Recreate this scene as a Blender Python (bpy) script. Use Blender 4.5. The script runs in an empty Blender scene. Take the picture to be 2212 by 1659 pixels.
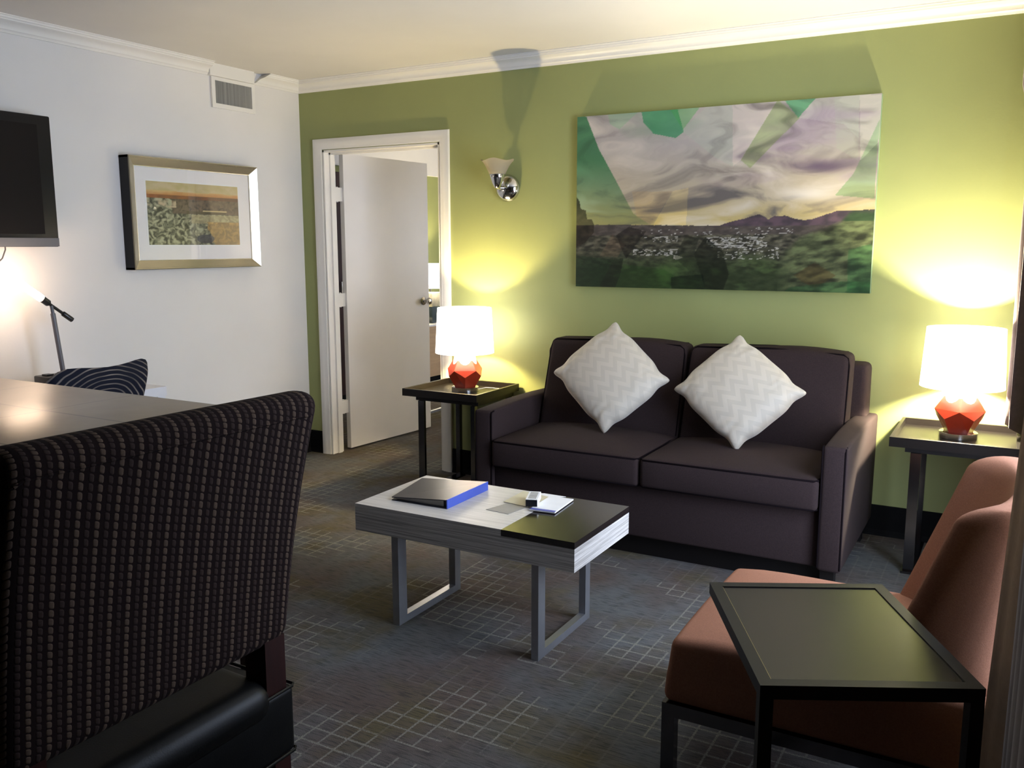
import bpy, bmesh, math, random
from mathutils import Vector, Matrix, noise
random.seed(7)
PI = math.pi
scn = bpy.context.scene
col = scn.collection

# ------------------------------------------------------------------ camera
cam_d = bpy.data.cameras.new('camera'); cam = bpy.data.objects.new('camera', cam_d); col.objects.link(cam)
cam_d.sensor_fit = 'HORIZONTAL'; cam_d.sensor_width = 36.0; cam_d.lens = 1914.04/2212*36.0
cam_d.clip_start = 0.02; cam_d.clip_end = 200
yaw, pit, rol = 0.516634, -0.155706, -0.000928
cam.matrix_world = (Matrix.Translation((4.20235, -4.56288, 1.42)) @ Matrix.Rotation(yaw, 4, 'Z')
                    @ Matrix.Rotation(PI/2+pit, 4, 'X') @ Matrix.Rotation(rol, 4, 'Z'))
scn.camera = cam
# ------------------------------------------------------------------ world, light, exposure
scn.view_settings.view_transform = 'Standard'; scn.view_settings.look = 'None'
scn.view_settings.gamma = 1.0; scn.view_settings.exposure = 1.1
W = bpy.data.worlds.new('sky'); scn.world = W; W.use_nodes = True
bg = W.node_tree.nodes['Background']; bg.inputs[0].default_value = (0.68, 0.79, 1.0, 1); bg.inputs[1].default_value = 9.0
scn.cycles.max_bounces = 8; scn.cycles.diffuse_bounces = 5; scn.cycles.glossy_bounces = 4
scn.cycles.transparent_max_bounces = 12; scn.cycles.transmission_bounces = 6
scn.cycles.sample_clamp_indirect = 4.0; scn.cycles.use_denoising = True
scn.cycles.caustics_reflective = False; scn.cycles.caustics_refractive = False
LAMP_L, LAMP_R, LAMP_B = 24.0, 76.0, 45.0      # watts of the bulbs
TUBE = 24.0                                    # radiance of the desk lamp's tube
WY0, WY1, WZ0, WZ1, WX = -2.48, -1.25, 0.08, 2.08, 4.42   # the glazed opening in the right wall
pl = bpy.data.lights.new('window_daylight_portal', 'AREA'); pl.shape = 'RECTANGLE'
pl.size = WY1-WY0; pl.size_y = WZ1-WZ0; pl.cycles.is_portal = True
po = bpy.data.objects.new('window_daylight_portal', pl); col.objects.link(po)
BW = (2.6, 2.8, 4.0, 0.9, 2.0)     # unseen bedroom window added to light the door: wall x, y range, z range
pl2 = bpy.data.lights.new('added_window_portal', 'AREA'); pl2.shape = 'RECTANGLE'; pl2.size = BW[2]-BW[1]; pl2.size_y = BW[4]-BW[3]; pl2.cycles.is_portal = True
po2 = bpy.data.objects.new('added_window_portal', pl2); col.objects.link(po2)
po2.matrix_world = Matrix.Translation((BW[0]+0.09, (BW[1]+BW[2])/2, (BW[3]+BW[4])/2)) @ Matrix(((0,0,1,0),(1,0,0,0),(0,1,0,0),(0,0,0,1)))
po.matrix_world = Matrix.Translation((WX+0.10, (WY0+WY1)/2, (WZ0+WZ1)/2)) @ Matrix(((0,0,1,0),(1,0,0,0),(0,1,0,0),(0,0,0,1)))

def bulb(name, loc, power, color, r=0.03):
    l = bpy.data.lights.new(name, 'POINT'); l.energy = power; l.color = color; l.shadow_soft_size = r
    o = bpy.data.objects.new(name, l); col.objects.link(o); o.location = loc; return o

# ------------------------------------------------------------------ materials
def srgb(r, g, b):
    f = lambda c: (c/255/12.92) if c/255 <= 0.04045 else ((c/255+0.055)/1.055)**2.4
    return (f(r), f(g), f(b), 1)
class NT:
    def __init__(s, name):
        s.m = bpy.data.materials.new(name); s.m.use_nodes = True; s.t = s.m.node_tree; s.n = s.t.nodes; s.l = s.t.links
        s.p = s.n['Principled BSDF']; s.out = s.n['Material Output']
    def node(s, typ, **k):
        n = s.n.new(typ)
        for a, v in k.items(): setattr(n, a, v)
        return n
    def link(s, a, b): s.l.new(a, b)
    def obj(s):
        return s.node('ShaderNodeTexCoord').outputs['Object']
    def mapv(s, vec, scale=(1,1,1), loc=(0,0,0)):
        n = s.node('ShaderNodeMapping'); n.inputs['Scale'].default_value = scale; n.inputs['Location'].default_value = loc
        s.link(vec, n.inputs['Vector']); return n.outputs[0]
    def noise(s, vec, scale, detail=2, rough=0.5):
        n = s.node('ShaderNodeTexNoise'); n.inputs['Scale'].default_value = scale; n.inputs['Detail'].default_value = detail
        n.inputs['Roughness'].default_value = rough; s.link(vec, n.inputs['Vector']); return n.outputs['Fac']
    def math(s, op, a, b=None, c=None):
        n = s.node('ShaderNodeMath', operation=op)
        for i, v in enumerate((a, b, c)):
            if v is None: continue
            if isinstance(v, (int, float)): n.inputs[i].default_value = v
            else: s.link(v, n.inputs[i])
        return n.outputs[0]
    def mix(s, f, a, b):
        n = s.node('ShaderNodeMix', data_type='RGBA')
        for i, v in ((0, f), (6, a), (7, b)):
            if isinstance(v, (int, float, tuple)): n.inputs[i].default_value = v
            else: s.link(v, n.inputs[i])
        return n.outputs[2]
    def ramp(s, f, lo, hi):
        n = s.node('ShaderNodeMapRange'); n.inputs[1].default_value = lo; n.inputs[2].default_value = hi
        s.link(f, n.inputs[0]); return n.outputs[0]
    def bump(s, h, strength, dist=0.002):
        n = s.node('ShaderNodeBump'); n.inputs['Strength'].default_value = strength; n.inputs['Distance'].default_value = dist
        s.link(h, n.inputs['Height']); s.link(n.outputs[0], s.p.inputs['Normal'])
    def sep(s, vec):
        n = s.node('ShaderNodeSeparateXYZ'); s.link(vec, n.inputs[0]); return n.outputs
def mat(name, c, rough=0.6, metal=0.0, spec=0.5, vary=0.08, scale=20, bump=0.0, bscale=200, bdist=0.001, stretch=(1,1,1), sheen=0, coat=0, emit=None, es=0):
    t = NT(name); v = t.mapv(t.obj(), stretch)
    f = t.noise(v, scale, 3)
    d = tuple(max(0, x*(1-vary)) for x in c[:3])+(1,); e = tuple(min(1, x*(1+vary)) for x in c[:3])+(1,)
    t.link(t.mix(t.ramp(f, 0.3, 0.7), d, e), t.p.inputs['Base Color'])
    t.p.inputs['Roughness'].default_value = rough; t.p.inputs['Metallic'].default_value = metal
    t.p.inputs['Specular IOR Level'].default_value = spec; t.p.inputs['Sheen Weight'].default_value = sheen
    t.p.inputs['Coat Weight'].default_value = coat
    if bump: t.bump(t.noise(v, bscale, 2), bump, bdist)
    if emit: t.p.inputs['Emission Color'].default_value = emit; t.p.inputs['Emission Strength'].default_value = es
    return t.m
M = {}
M['green'] = mat('green_wall_paint', (0.29, 0.315, 0.125, 1), 0.5, spec=0.3, vary=0.03, scale=3, bump=0.12, bscale=90, bdist=0.002)
M['white_wall'] = mat('white_wall_paint', (0.70, 0.68, 0.655, 1), 0.6, spec=0.3, vary=0.02, scale=3, bump=0.12, bscale=90, bdist=0.002)
M['brown_wall'] = mat('dimming_brown_wall', (0.07, 0.05, 0.04, 1), 0.6)  # kept dark so the unseen wall behind the camera dims the foreground
M['ceiling'] = mat('ceiling_paint', (0.66, 0.64, 0.61, 1), 0.7, spec=0.2, vary=0.02, scale=3, bump=0.1, bscale=120, bdist=0.002)
M['trim'] = mat('trim_paint', (0.74, 0.72, 0.68, 1), 0.4, vary=0.02, scale=5)
M['door'] = mat('door_paint', (0.70, 0.68, 0.67, 1), 0.38, vary=0.02, scale=4)
M['base'] = mat('black_vinyl', (0.005, 0.005, 0.005, 1), 0.7, spec=0.08, vary=0.1)
M['chrome'] = mat('polished_chrome', (0.62, 0.61, 0.6, 1), 0.12, 1.0, vary=0.02)
M['steel'] = mat('dark_polished_steel', (0.13, 0.13, 0.14, 1), 0.18, 1.0, vary=0.05)
M['alu'] = mat('satin_aluminium', (0.36, 0.37, 0.40, 1), 0.38, 0.85, vary=0.05)
M['black'] = mat('black_lacquer', (0.012, 0.011, 0.011, 1), 0.32, vary=0.1)
M['blackmetal'] = mat('black_painted_steel', (0.006, 0.005, 0.005, 1), 0.45, spec=0.3, vary=0.1)
M['panel'] = mat('dark_glossy_laminate', (0.014, 0.010, 0.009, 1), 0.17, vary=0.08, spec=1.0)
M['panel_soft'] = mat('dark_satin_laminate', (0.012, 0.010, 0.009, 1), 0.25, vary=0.08, spec=0.6)
M['tray'] = mat('black_stained_tray', (0.009, 0.007, 0.006, 1), 0.38, spec=0.3, vary=0.15, scale=12, stretch=(1, 8, 1))
M['gold'] = mat('gold_line', (0.45, 0.36, 0.16, 1), 0.35, 0.8)
M['leather'] = mat('black_leather', (0.0035, 0.0035, 0.0035, 1), 0.42, spec=0.16, vary=0.2, scale=40, bump=0.2, bscale=300)
M['wood'] = mat('dark_red_wood', (0.022, 0.005, 0.004, 1), 0.45, spec=0.25, vary=0.3, scale=8, stretch=(6, 6, 0.6))
M['sofa'] = mat('charcoal_plum_upholstery', (0.027, 0.0170, 0.0172, 1), 0.95, vary=0.16, scale=260, bump=0.35, bscale=700, spec=0.2)
M['piping'] = mat('dark_piping', (0.006, 0.004, 0.005, 1), 1.0, spec=0.05, vary=0.1, scale=200, bump=0.2)
M['orange'] = mat('burnt_orange_fabric', (0.29, 0.132, 0.080, 1), 0.95, vary=0.12, scale=300, bump=0.35, bscale=600, spec=0.2)
M['lampbody'] = mat('red_orange_ceramic', (0.40, 0.036, 0.012, 1), 0.32, vary=0.05)
M['navy'] = mat('navy_binder_vinyl', (0.010, 0.011, 0.020, 1), 0.30, vary=0.1, spec=0.25)
M['blue'] = mat('blue_binder_vinyl', (0.045, 0.085, 0.42, 1), 0.4, vary=0.05)
M['paper'] = mat('white_paper', (0.80, 0.80, 0.80, 1), 0.7, vary=0.02)
M['cream'] = mat('cream_card', (0.62, 0.57, 0.40, 1), 0.6, vary=0.03)
M['grey_card'] = mat('grey_card', (0.28, 0.27, 0.25, 1), 0.5, vary=0.05)
M['screen'] = mat('dark_screen', (0.008, 0.006, 0.007, 1), 0.3, vary=0.02, spec=0.12)
M['bezel'] = mat('black_plastic', (0.008, 0.008, 0.010, 1), 0.35, vary=0.02, spec=0.2)
M['greyplastic'] = mat('grey_plastic', (0.11, 0.11, 0.125, 1), 0.35, vary=0.03)
M['champagne'] = mat('champagne_frame', (0.60, 0.55, 0.42, 1), 0.26, 0.85, vary=0.04, stretch=(1, 1, 1))
M['matboard'] = mat('white_mat_board', (0.80, 0.78, 0.78, 1), 0.7, vary=0.01)
M['curtain'] = mat('mauve_brown_drape', (0.085, 0.052, 0.050, 1), 0.8, vary=0.12, scale=60, bump=0.2, sheen=0.3)
M['lining'] = mat('beige_drape_lining', (0.30, 0.215, 0.150, 1), 1.0, spec=0.0, vary=0.06, scale=60, bump=0.1)
M['beech'] = mat('beech_veneer', (0.48, 0.33, 0.20, 1), 0.5, vary=0.08, scale=6, stretch=(1, 1, 8))
M['deskwhite'] = mat('white_desk_laminate', (0.68, 0.68, 0.72, 1), 0.35, vary=0.02)
M['dark_gap'] = mat('duct_interior', (0.03, 0.03, 0.028, 1), 0.8)
M['slat'] = mat('grey_vent_fins', (0.36, 0.35, 0.31, 1), 0.5, vary=0.25, scale=60, stretch=(1, 1, 0.02))
M['darkglass'] = mat('dark_blue_glass', (0.03, 0.045, 0.055, 1), 0.1, vary=0.05)
M['mercury'] = mat('mercury_glass', (0.72, 0.66, 0.48, 1), 0.3, 0.6, vary=0.2)
M['cord'] = mat('grey_cable', (0.10, 0.10, 0.11, 1), 0.5)

def glass_mat(name, tint=(1, 1, 1, 1), ior=1.45, rough=0.0):
    t = NT(name); tr = t.node('ShaderNodeBsdfTransparent'); tr.inputs[0].default_value = tint
    gl = t.node('ShaderNodeBsdfGlossy'); gl.inputs['Roughness'].default_value = rough
    fr = t.node('ShaderNodeFresnel'); bf = t.node('ShaderNodeNewGeometry').outputs['Backfacing']
    t.link(t.math('SUBTRACT', ior, t.math('MULTIPLY', bf, ior-1/ior)), fr.inputs[0])
    mx = t.node('ShaderNodeMixShader'); t.link(fr.outputs[0], mx.inputs[0]); t.link(tr.outputs[0], mx.inputs[1]); t.link(gl.outputs[0], mx.inputs[2])
    t.link(mx.outputs[0], t.out.inputs[0]); return t.m
M['glass'] = glass_mat('clear_glass')

def shade_mat(name, c, es, trans=0.5):
    # lit fabric: diffuse + translucent, with its own glow
    t = NT(name); v = t.obj(); f = t.noise(v, 300, 2)
    cc = t.mix(f, tuple(x*0.95 for x in c[:3])+(1,), c)
    d = t.node('ShaderNodeBsdfDiffuse'); tl = t.node('ShaderNodeBsdfTranslucent'); t.link(cc, d.inputs[0]); t.link(cc, tl.inputs[0])
    mx = t.node('ShaderNodeMixShader'); mx.inputs[0].default_value = trans
    t.link(d.outputs[0], mx.inputs[1]); t.link(tl.outputs[0], mx.inputs[2])
    em = t.node('ShaderNodeEmission'); em.inputs[0].default_value = c; em.inputs[1].default_value = es
    ad = t.node('ShaderNodeAddShader'); t.link(mx.outputs[0], ad.inputs[0]); t.link(em.outputs[0], ad.inputs[1])
    t.link(ad.outputs[0], t.out.inputs[0]); return t.m
M['shade'] = shade_mat('lit_lamp_shade_fabric', (1.0, 0.96, 0.90, 1), 2.2, 0.25)
M['frosted'] = shade_mat('frosted_glass_unlit', (0.36, 0.33, 0.26, 1), 0.0, 0.3)
M['neck_or_glow'] = shade_mat('painted_top_glow', (1.0, 0.84, 0.55, 1), 1.0, 0.4)  # glow painted in where bulb light falls on the lamp body's top

def emis(name, c, s):
    t = NT(name); t.p.inputs['Base Color'].default_value = c; t.p.inputs['Emission Color'].default_value = c; t.p.inputs['Emission Strength'].default_value = s; return t.m
M['tube'] = emis('lit_tube', (1.0, 0.72, 0.50, 1), TUBE)

def laminate():
    t = NT('grey_driftwood_laminate'); o = t.obj()
    a = t.noise(t.mapv(o, (0.7, 0.7, 75)), 4, 4, 0.7)          # streaks run along the length on every face
    b = t.noise(t.mapv(o, (0.7, 60, 0.7)), 4, 4, 0.7)
    nz = t.math('ABSOLUTE', t.sep(t.node('ShaderNodeNewGeometry').outputs['Normal'])[2])
    f = t.math('ADD', t.math('MULTIPLY', t.ramp(a, 0.36, 0.64), t.math('SUBTRACT', 1.0, nz)), t.math('MULTIPLY', t.ramp(b, 0.10, 0.62), nz))
    t.link(t.mix(f, (0.25, 0.232, 0.215, 1), (0.66, 0.63, 0.60, 1)), t.p.inputs['Base Color'])
    t.p.inputs['Roughness'].default_value = 0.42; return t.m
M['laminate'] = laminate()

def carpet():
    t = NT('patterned_carpet'); o = t.obj(); C = 0.062
    wob = t.noise(o, 260, 1)
    x, y, z = t.sep(o)
    w = t.math('MULTIPLY', t.math('SUBTRACT', wob, 0.5), 0.010)
    fx = t.math('FRACT', t.math('DIVIDE', t.math('ADD', x, w), C)); fy = t.math('FRACT', t.math('DIVIDE', t.math('ADD', y, w), C))
    line = t.math('MAXIMUM', t.math('LESS_THAN', fx, 0.105), t.math('LESS_THAN', fy, 0.115))
    cx = t.math('FLOOR', t.math('DIVIDE', x, C)); cy = t.math('FLOOR', t.math('DIVIDE', y, C))
    cm = t.node('ShaderNodeCombineXYZ'); t.link(cx, cm.inputs[0]); t.link(cy, cm.inputs[1])
    patch = t.ramp(t.noise(t.mapv(cm.outputs[0], (1, 1.0, 1), (31.3, 17.7, 0)), 0.125, 2, 0.6), 0.53, 0.55)
    fade = t.ramp(t.noise(t.mapv(cm.outputs[0], (1, 1, 1), (3.3, 8.1, 0)), 0.9, 1), 0.22, 0.42)
    patch2 = t.math('MULTIPLY', t.ramp(t.noise(t.mapv(cm.outputs[0], (1, 1, 1), (71.3, 5.7, 0)), 0.16, 2, 0.6), 0.50, 0.52), 0.24)
    lm = t.math('MULTIPLY', t.math('MULTIPLY', line, t.math('MAXIMUM', patch, patch2)), t.math('MULTIPLY', fade, 0.72))
    c1 = t.noise(o, 1.7, 3, 0.6); c2 = t.noise(t.mapv(o, (1, 1, 1), (9, 4, 0)), 2.3, 3, 0.6)
    base = t.mix(t.ramp(c1, 0.38, 0.62), (0.100, 0.077, 0.067, 1), (0.108, 0.113, 0.116, 1))
    base = t.mix(t.ramp(c2, 0.50, 0.66), base, (0.098, 0.082, 0.046, 1))
    streak = t.noise(t.mapv(o, (16, 170, 1)), 1.0, 2, 0.6)
    base = t.mix(t.math('MULTIPLY', t.ramp(streak, 0.48, 0.64), 0.55), base, (0.026, 0.026, 0.027, 1))
    stitch = t.noise(t.mapv(o, (500, 120, 1)), 1.0, 1)
    lc = t.mix(t.ramp(stitch, 0.35, 0.6), (0.14, 0.135, 0.115, 1), (0.28, 0.265, 0.23, 1))
    t.link(t.mix(lm, base, lc), t.p.inputs['Base Color']); t.p.inputs['Roughness'].default_value = 0.95
    t.p.inputs['Specular IOR Level'].default_value = 0.1; t.bump(t.noise(t.mapv(o, (200, 400, 1)), 1.0, 2), 0.5, 0.004); return t.m
M['carpet'] = carpet()

def woven():
    # brown upholstery with upright columns of pale dashes, every other column dimmer
    t = NT('brown_dash_upholstery'); o = t.obj(); x, y, z = t.sep(o); P = 0.0170; Q = 0.0114
    u = t.math('DIVIDE', y, P); cu = t.math('FLOOR', u); fu = t.math('SUBTRACT', t.math('FRACT', u), 0.5)
    v = t.math('ADD', t.math('DIVIDE', t.math('SUBTRACT', z, x), Q), t.math('ADD', t.math('MULTIPLY', cu, 0.37), t.math('MULTIPLY', fu, 0.5)))
    fv = t.math('SUBTRACT', t.math('FRACT', v), 0.5)
    du = t.math('DIVIDE', fu, 0.27); dv = t.math('DIVIDE', fv, 0.43)
    r = t.math('ADD', t.math('POWER', t.math('ABSOLUTE', du), 3.0), t.math('POWER', t.math('ABSOLUTE', dv), 4.0))
    dash = t.math('LESS_THAN', r, 1.0)
    odd = t.math('GREATER_THAN', t.math('FRACT', t.math('MULTIPLY', cu, 0.5)), 0.25)
    n = t.noise(o, 400, 2)
    hi = t.mix(n, (0.060, 0.038, 0.028, 1), (0.115, 0.078, 0.056, 1)); lo = t.mix(n, (0.026, 0.015, 0.013, 1), (0.042, 0.027, 0.023, 1))
    c = t.mix(dash, (0.0095, 0.0040, 0.0040, 1), t.mix(odd, hi, lo))
    t.link(c, t.p.inputs['Base Color']); t.p.inputs['Roughness'].default_value = 0.95; t.p.inputs['Specular IOR Level'].default_value = 0.15
    h = t.math('SUBTRACT', 1.0, t.math('MINIMUM', r, 1.0)); t.bump(t.math('POWER', h, 0.5), 0.5, 0.003); return t.m
M['woven'] = woven()

def zebra():
    t = NT('navy_zebra_upholstery'); o = t.obj()
    w = t.node('ShaderNodeTexWave', wave_type='RINGS', rings_direction='X'); w.inputs['Scale'].default_value = 13.0
    w.inputs['Distortion'].default_value = 2.2; w.inputs['Detail'].default_value = 1.0; w.inputs['Detail Scale'].default_value = 0.9
    t.link(t.mapv(o, (0.2, 0.8, 1.25), (0, 0.03, -0.93)), w.inputs['Vector'])
    f = t.ramp(w.outputs['Fac'], 0.78, 0.97); n = t.noise(o, 5, 2)
    t.link(t.mix(t.math('MULTIPLY', f, t.ramp(n, 0.25, 0.6)), (0.006, 0.007, 0.016, 1), (0.22, 0.185, 0.16, 1)), t.p.inputs['Base Color']); t.p.inputs['Specular IOR Level'].default_value = 0.12
    t.p.inputs['Roughness'].default_value = 0.7; return t.m
M['zebra'] = zebra()

def tiles():
    t = NT('tiled_table_top'); o = t.obj(); x, y, z = t.sep(o)
    g = 0.006
    fx = t.math('FRACT', t.math('DIVIDE', t.math('ADD', x, 0.0), 0.52)); fy = t.math('FRACT', t.math('DIVIDE', y, 0.35))
    line = t.math('MAXIMUM', t.math('LESS_THAN', fx, g/0.52*1.2), t.math('LESS_THAN', fy, g/0.35*1.4))
    n = t.noise(o, 5, 4, 0.65)
    c = t.mix(t.ramp(n, 0.3, 0.7), (0.13, 0.095, 0.066, 1), (0.19, 0.145, 0.10, 1))
    t.link(t.mix(line, c, (0.050, 0.030, 0.022, 1)), t.p.inputs['Base Color'])
    t.p.inputs['Roughness'].default_value = 0.32; t.bump(n, 0.15, 0.003); return t.m
M['tiles'] = tiles()

def cushion_mat():
    t = NT('cream_chevron_fabric'); uv = t.node('ShaderNodeTexCoord').outputs['UV']; x, y, z = t.sep(uv)
    zig = t.math('PINGPONG', t.math('MULTIPLY', x, 6.0), 0.5)
    st = t.math('FRACT', t.math('MULTIPLY', t.math('ADD', y, t.math('MULTIPLY', zig, 0.22)), 7.0))
    f = t.math('GREATER_THAN', st, 0.5)
    c = t.mix(t.math('MULTIPLY', f, 0.75), (0.52, 0.465, 0.385, 1), (0.45, 0.405, 0.335, 1))
    t.link(c, t.p.inputs['Base Color']); t.p.inputs['Roughness'].default_value = 0.6; t.p.inputs['Sheen Weight'].default_value = 0.3
    o = t.obj(); t.bump(t.noise(o, 500, 2), 0.2, 0.001); return t.m
M['cushion'] = cushion_mat()

def vcol(name, rough, coat=0.0):
    t = NT(name); a = t.node('ShaderNodeAttribute', attribute_name='Col')
    t.link(a.outputs['Color'], t.p.inputs['Base Color']); t.p.inputs['Roughness'].default_value = rough; t.p.inputs['Coat Weight'].default_value = coat
    return t.m
M['canvas'] = vcol('printed_landscape', 0.35, 0.3); M['print'] = vcol('printed_canyon', 0.6)

# ------------------------------------------------------------------ mesh helpers
class B:
    def __init__(s): s.v = []; s.f = []
    def add(s, vs, fs):
        k = len(s.v); s.v += [Vector(v) for v in vs]; s.f += [tuple(i+k for i in f) for f in fs]; return s
    def box(s, x0, x1, y0, y1, z0, z1, bev=0):
        if bev: return s.rbox(((x0+x1)/2, (y0+y1)/2, (z0+z1)/2), (abs(x1-x0)/2, abs(y1-y0)/2, abs(z1-z0)/2), bev, 1)
        v = [(x, y, z) for z in (z0, z1) for y in (y0, y1) for x in (x0, x1)]
        return s.add(v, [(0,2,3,1),(4,5,7,6),(0,1,5,4),(2,6,7,3),(0,4,6,2),(1,3,7,5)])
    def obox(s, c, ex, ey, ez):
        c, ex, ey, ez = map(Vector, (c, ex, ey, ez))
        v = [c+ex*a+ey*b+ez*d for d in (-1, 1) for b in (-1, 1) for a in (-1, 1)]
        return s.add(v, [(0,2,3,1),(4,5,7,6),(0,1,5,4),(2,6,7,3),(0,4,6,2),(1,3,7,5)])
    def rbox(s, c, h, r, n=2, m=(1, 1, 1), warp=None):
        # rounded box: n segments in each rounded edge, m spans on each flat side
        ax = []
        for k in range(3):
            rr = min(r, h[k]*0.999); p = [-h[k]+rr*(1-math.cos(i/n*PI/2)) for i in range(n+1)]
            mid = [-(h[k]-rr)+2*(h[k]-rr)*i/m[k] for i in range(1, m[k])]
            ax.append(p+mid+[-q for q in reversed(p)])
        idx = {}; vs = []; fs = []
        def vert(i, j, k):
            key = (i, j, k)
            if key not in idx:
                p = Vector((ax[0][i], ax[1][j], ax[2][k])); q = Vector([max(-(h[a]-min(r, h[a]*.999)), min(h[a]-min(r, h[a]*.999), p[a])) for a in range(3)])
                d = p-q
                if d.length > 1e-9: p = q+Vector([d[a]/max(abs(x) for x in d)*0 + d[a] for a in range(3)]).normalized()*r
                p = Vector(c)+p
                if warp: p = Vector(warp(p))
                idx[key] = len(vs); vs.append(p)
            return idx[key]
        N = [len(a)-1 for a in ax]
        for a in range(3):
            b, d = (a+1) % 3, (a+2) % 3
            for side in (0, N[a]):
                for i in range(N[b]):
                    for j in range(N[d]):
                        q = []
                        for (ii, jj) in ((i, j), (i+1, j), (i+1, j+1), (i, j+1)):
                            t = [0, 0, 0]; t[a] = side; t[b] = ii; t[d] = jj; q.append(vert(*t))
                        fs.append(tuple(q if side else reversed(q)))
        return s.add(vs, fs)
    def tube(s, pts, r, n=8, closed=False, cap=True):
        pts = [Vector(p) for p in pts]; N = len(pts); vs = []; fs = []; prev = None
        for i, p in enumerate(pts):
            a = pts[(i-1) % N] if (closed or i > 0) else p; b = pts[(i+1) % N] if (closed or i < N-1) else p
            d = (b-a).normalized()
            if prev is None:
                u = d.orthogonal().normalized()
            else:
                u = (prev-d*prev.dot(d)); u = u.normalized() if u.length > 1e-6 else d.orthogonal().normalized()
            prev = u; w = d.cross(u); rr = r[i] if isinstance(r, (list, tuple)) else r
            vs += [p+(u*math.cos(2*PI*k/n)+w*math.sin(2*PI*k/n))*rr for k in range(n)]
        for i in range(N if closed else N-1):
            j = (i+1) % N
            for k in range(n): fs.append((i*n+k, i*n+(k+1) % n, j*n+(k+1) % n, j*n+k))
        if cap and not closed: fs += [tuple(reversed(range(n))), tuple(range((N-1)*n, N*n))]
        return s.add(vs, fs)
    def lathe(s, prof, c=(0, 0, 0), n=32, M4=None, cap=True):
        vs = []; fs = []
        for (r, z) in prof: vs += [Vector((r*math.cos(2*PI*k/n), r*math.sin(2*PI*k/n), z)) for k in range(n)]
        if M4: vs = [M4 @ v for v in vs]
        vs = [v+Vector(c) for v in vs]
        for i in range(len(prof)-1):
            for k in range(n): fs.append((i*n+k, i*n+(k+1) % n, (i+1)*n+(k+1) % n, (i+1)*n+k))
        if cap: fs += [tuple(reversed(range(n))), tuple(range((len(prof)-1)*n, len(prof)*n))]
        return s.add(vs, fs)
    def prism(s, poly, fn, t0, t1):
        # poly = list of 2-D points, fn(a, b, t) -> 3-D
        n = len(poly); vs = [fn(a, b, t0) for a, b in poly]+[fn(a, b, t1) for a, b in poly]
        fs = [(i, (i+1) % n, (i+1) % n+n, i+n) for i in range(n)]+[tuple(reversed(range(n))), tuple(range(n, 2*n))]
        return s.add(vs, fs)
    def grid(s, nu, nv, fn):
        vs = [fn(i/nu, j/nv) for j in range(nv+1) for i in range(nu+1)]
        return s.add(vs, [(j*(nu+1)+i, j*(nu+1)+i+1, (j+1)*(nu+1)+i+1, (j+1)*(nu+1)+i) for j in range(nv) for i in range(nu)])

ORG = {}
def obj(name, b, m, parent=None, smooth=None, org=None):
    o0 = ORG[parent.name] if parent else Vector(org) if org else Vector((0, 0, 0))
    me = bpy.data.meshes.new(name); me.from_pydata([v-o0 for v in b.v], [], b.f)
    bm = bmesh.new(); bm.from_mesh(me); bmesh.ops.recalc_face_normals(bm, faces=bm.faces); bm.to_mesh(me); bm.free()
    me.materials.append(m if not isinstance(m, str) else M[m]); o = bpy.data.objects.new(name, me); col.objects.link(o)
    if parent: o.parent = parent
    else: o.location = o0
    ORG[o.name] = o0
    if smooth is not None:
        for p in me.polygons: p.use_smooth = True
        me.set_sharp_from_angle(angle=math.radians(smooth))
    return o
def thing(name, label, cat, loc, group=None):
    o = bpy.data.objects.new(name, None); col.objects.link(o); o.location = loc; o.empty_display_size = 0.1
    ORG[o.name] = Vector(loc); o['label'] = label; o['category'] = cat
    if group: o['group'] = group
    return o
def tag(o, label, cat, group=None):
    o['label'] = label; o['category'] = cat
    if group: o['group'] = group
    return o
def struct(name, b, m, smooth=None, parent=None, org=None):
    o = obj(name, b, m, parent, smooth, org)
    if parent is None: o['kind'] = 'structure'
    return o
def arc(cx, cy, r, a0, a1, n):
    return [(cx+r*math.cos(math.radians(a0+(a1-a0)*i/n)), cy+r*math.sin(math.radians(a0+(a1-a0)*i/n))) for i in range(n+1)]

# ------------------------------------------------------------------ room shell
H = 2.47; CB = 2.40; XR = WX; YF = -6.2; T = 0.10
DL, DR, DH = 0.19, 1.11, 2.03      # door opening in the green wall
struct('floor', B().box(-1.7, XR+T, YF-T, 5.1, -0.1, 0), 'carpet')
struct('ceiling', B().box(-1.7, XR+T, YF-T, 5.1, H, H+0.1), 'ceiling')
struct('wall_left', B().box(-T, 0, YF-T, T, 0, H), 'white_wall')
struct('wall_back', B().box(0, DL, 0, T, 0, H).box(DL, DR, 0, T, DH, H).box(DR, XR+T, 0, T, 0, H), 'green')
struct('wall_front', B().box(0, XR+T, YF-T, YF, 0, H), 'brown_wall')
struct('wall_right', B().box(XR, XR+T, YF, WY0, 0, H).box(XR, XR+T, WY1, 0, 0, H).box(XR, XR+T, WY0, WY1, 0, WZ0).box(XR, XR+T, WY0, WY1, WZ1, H), 'green')
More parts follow.
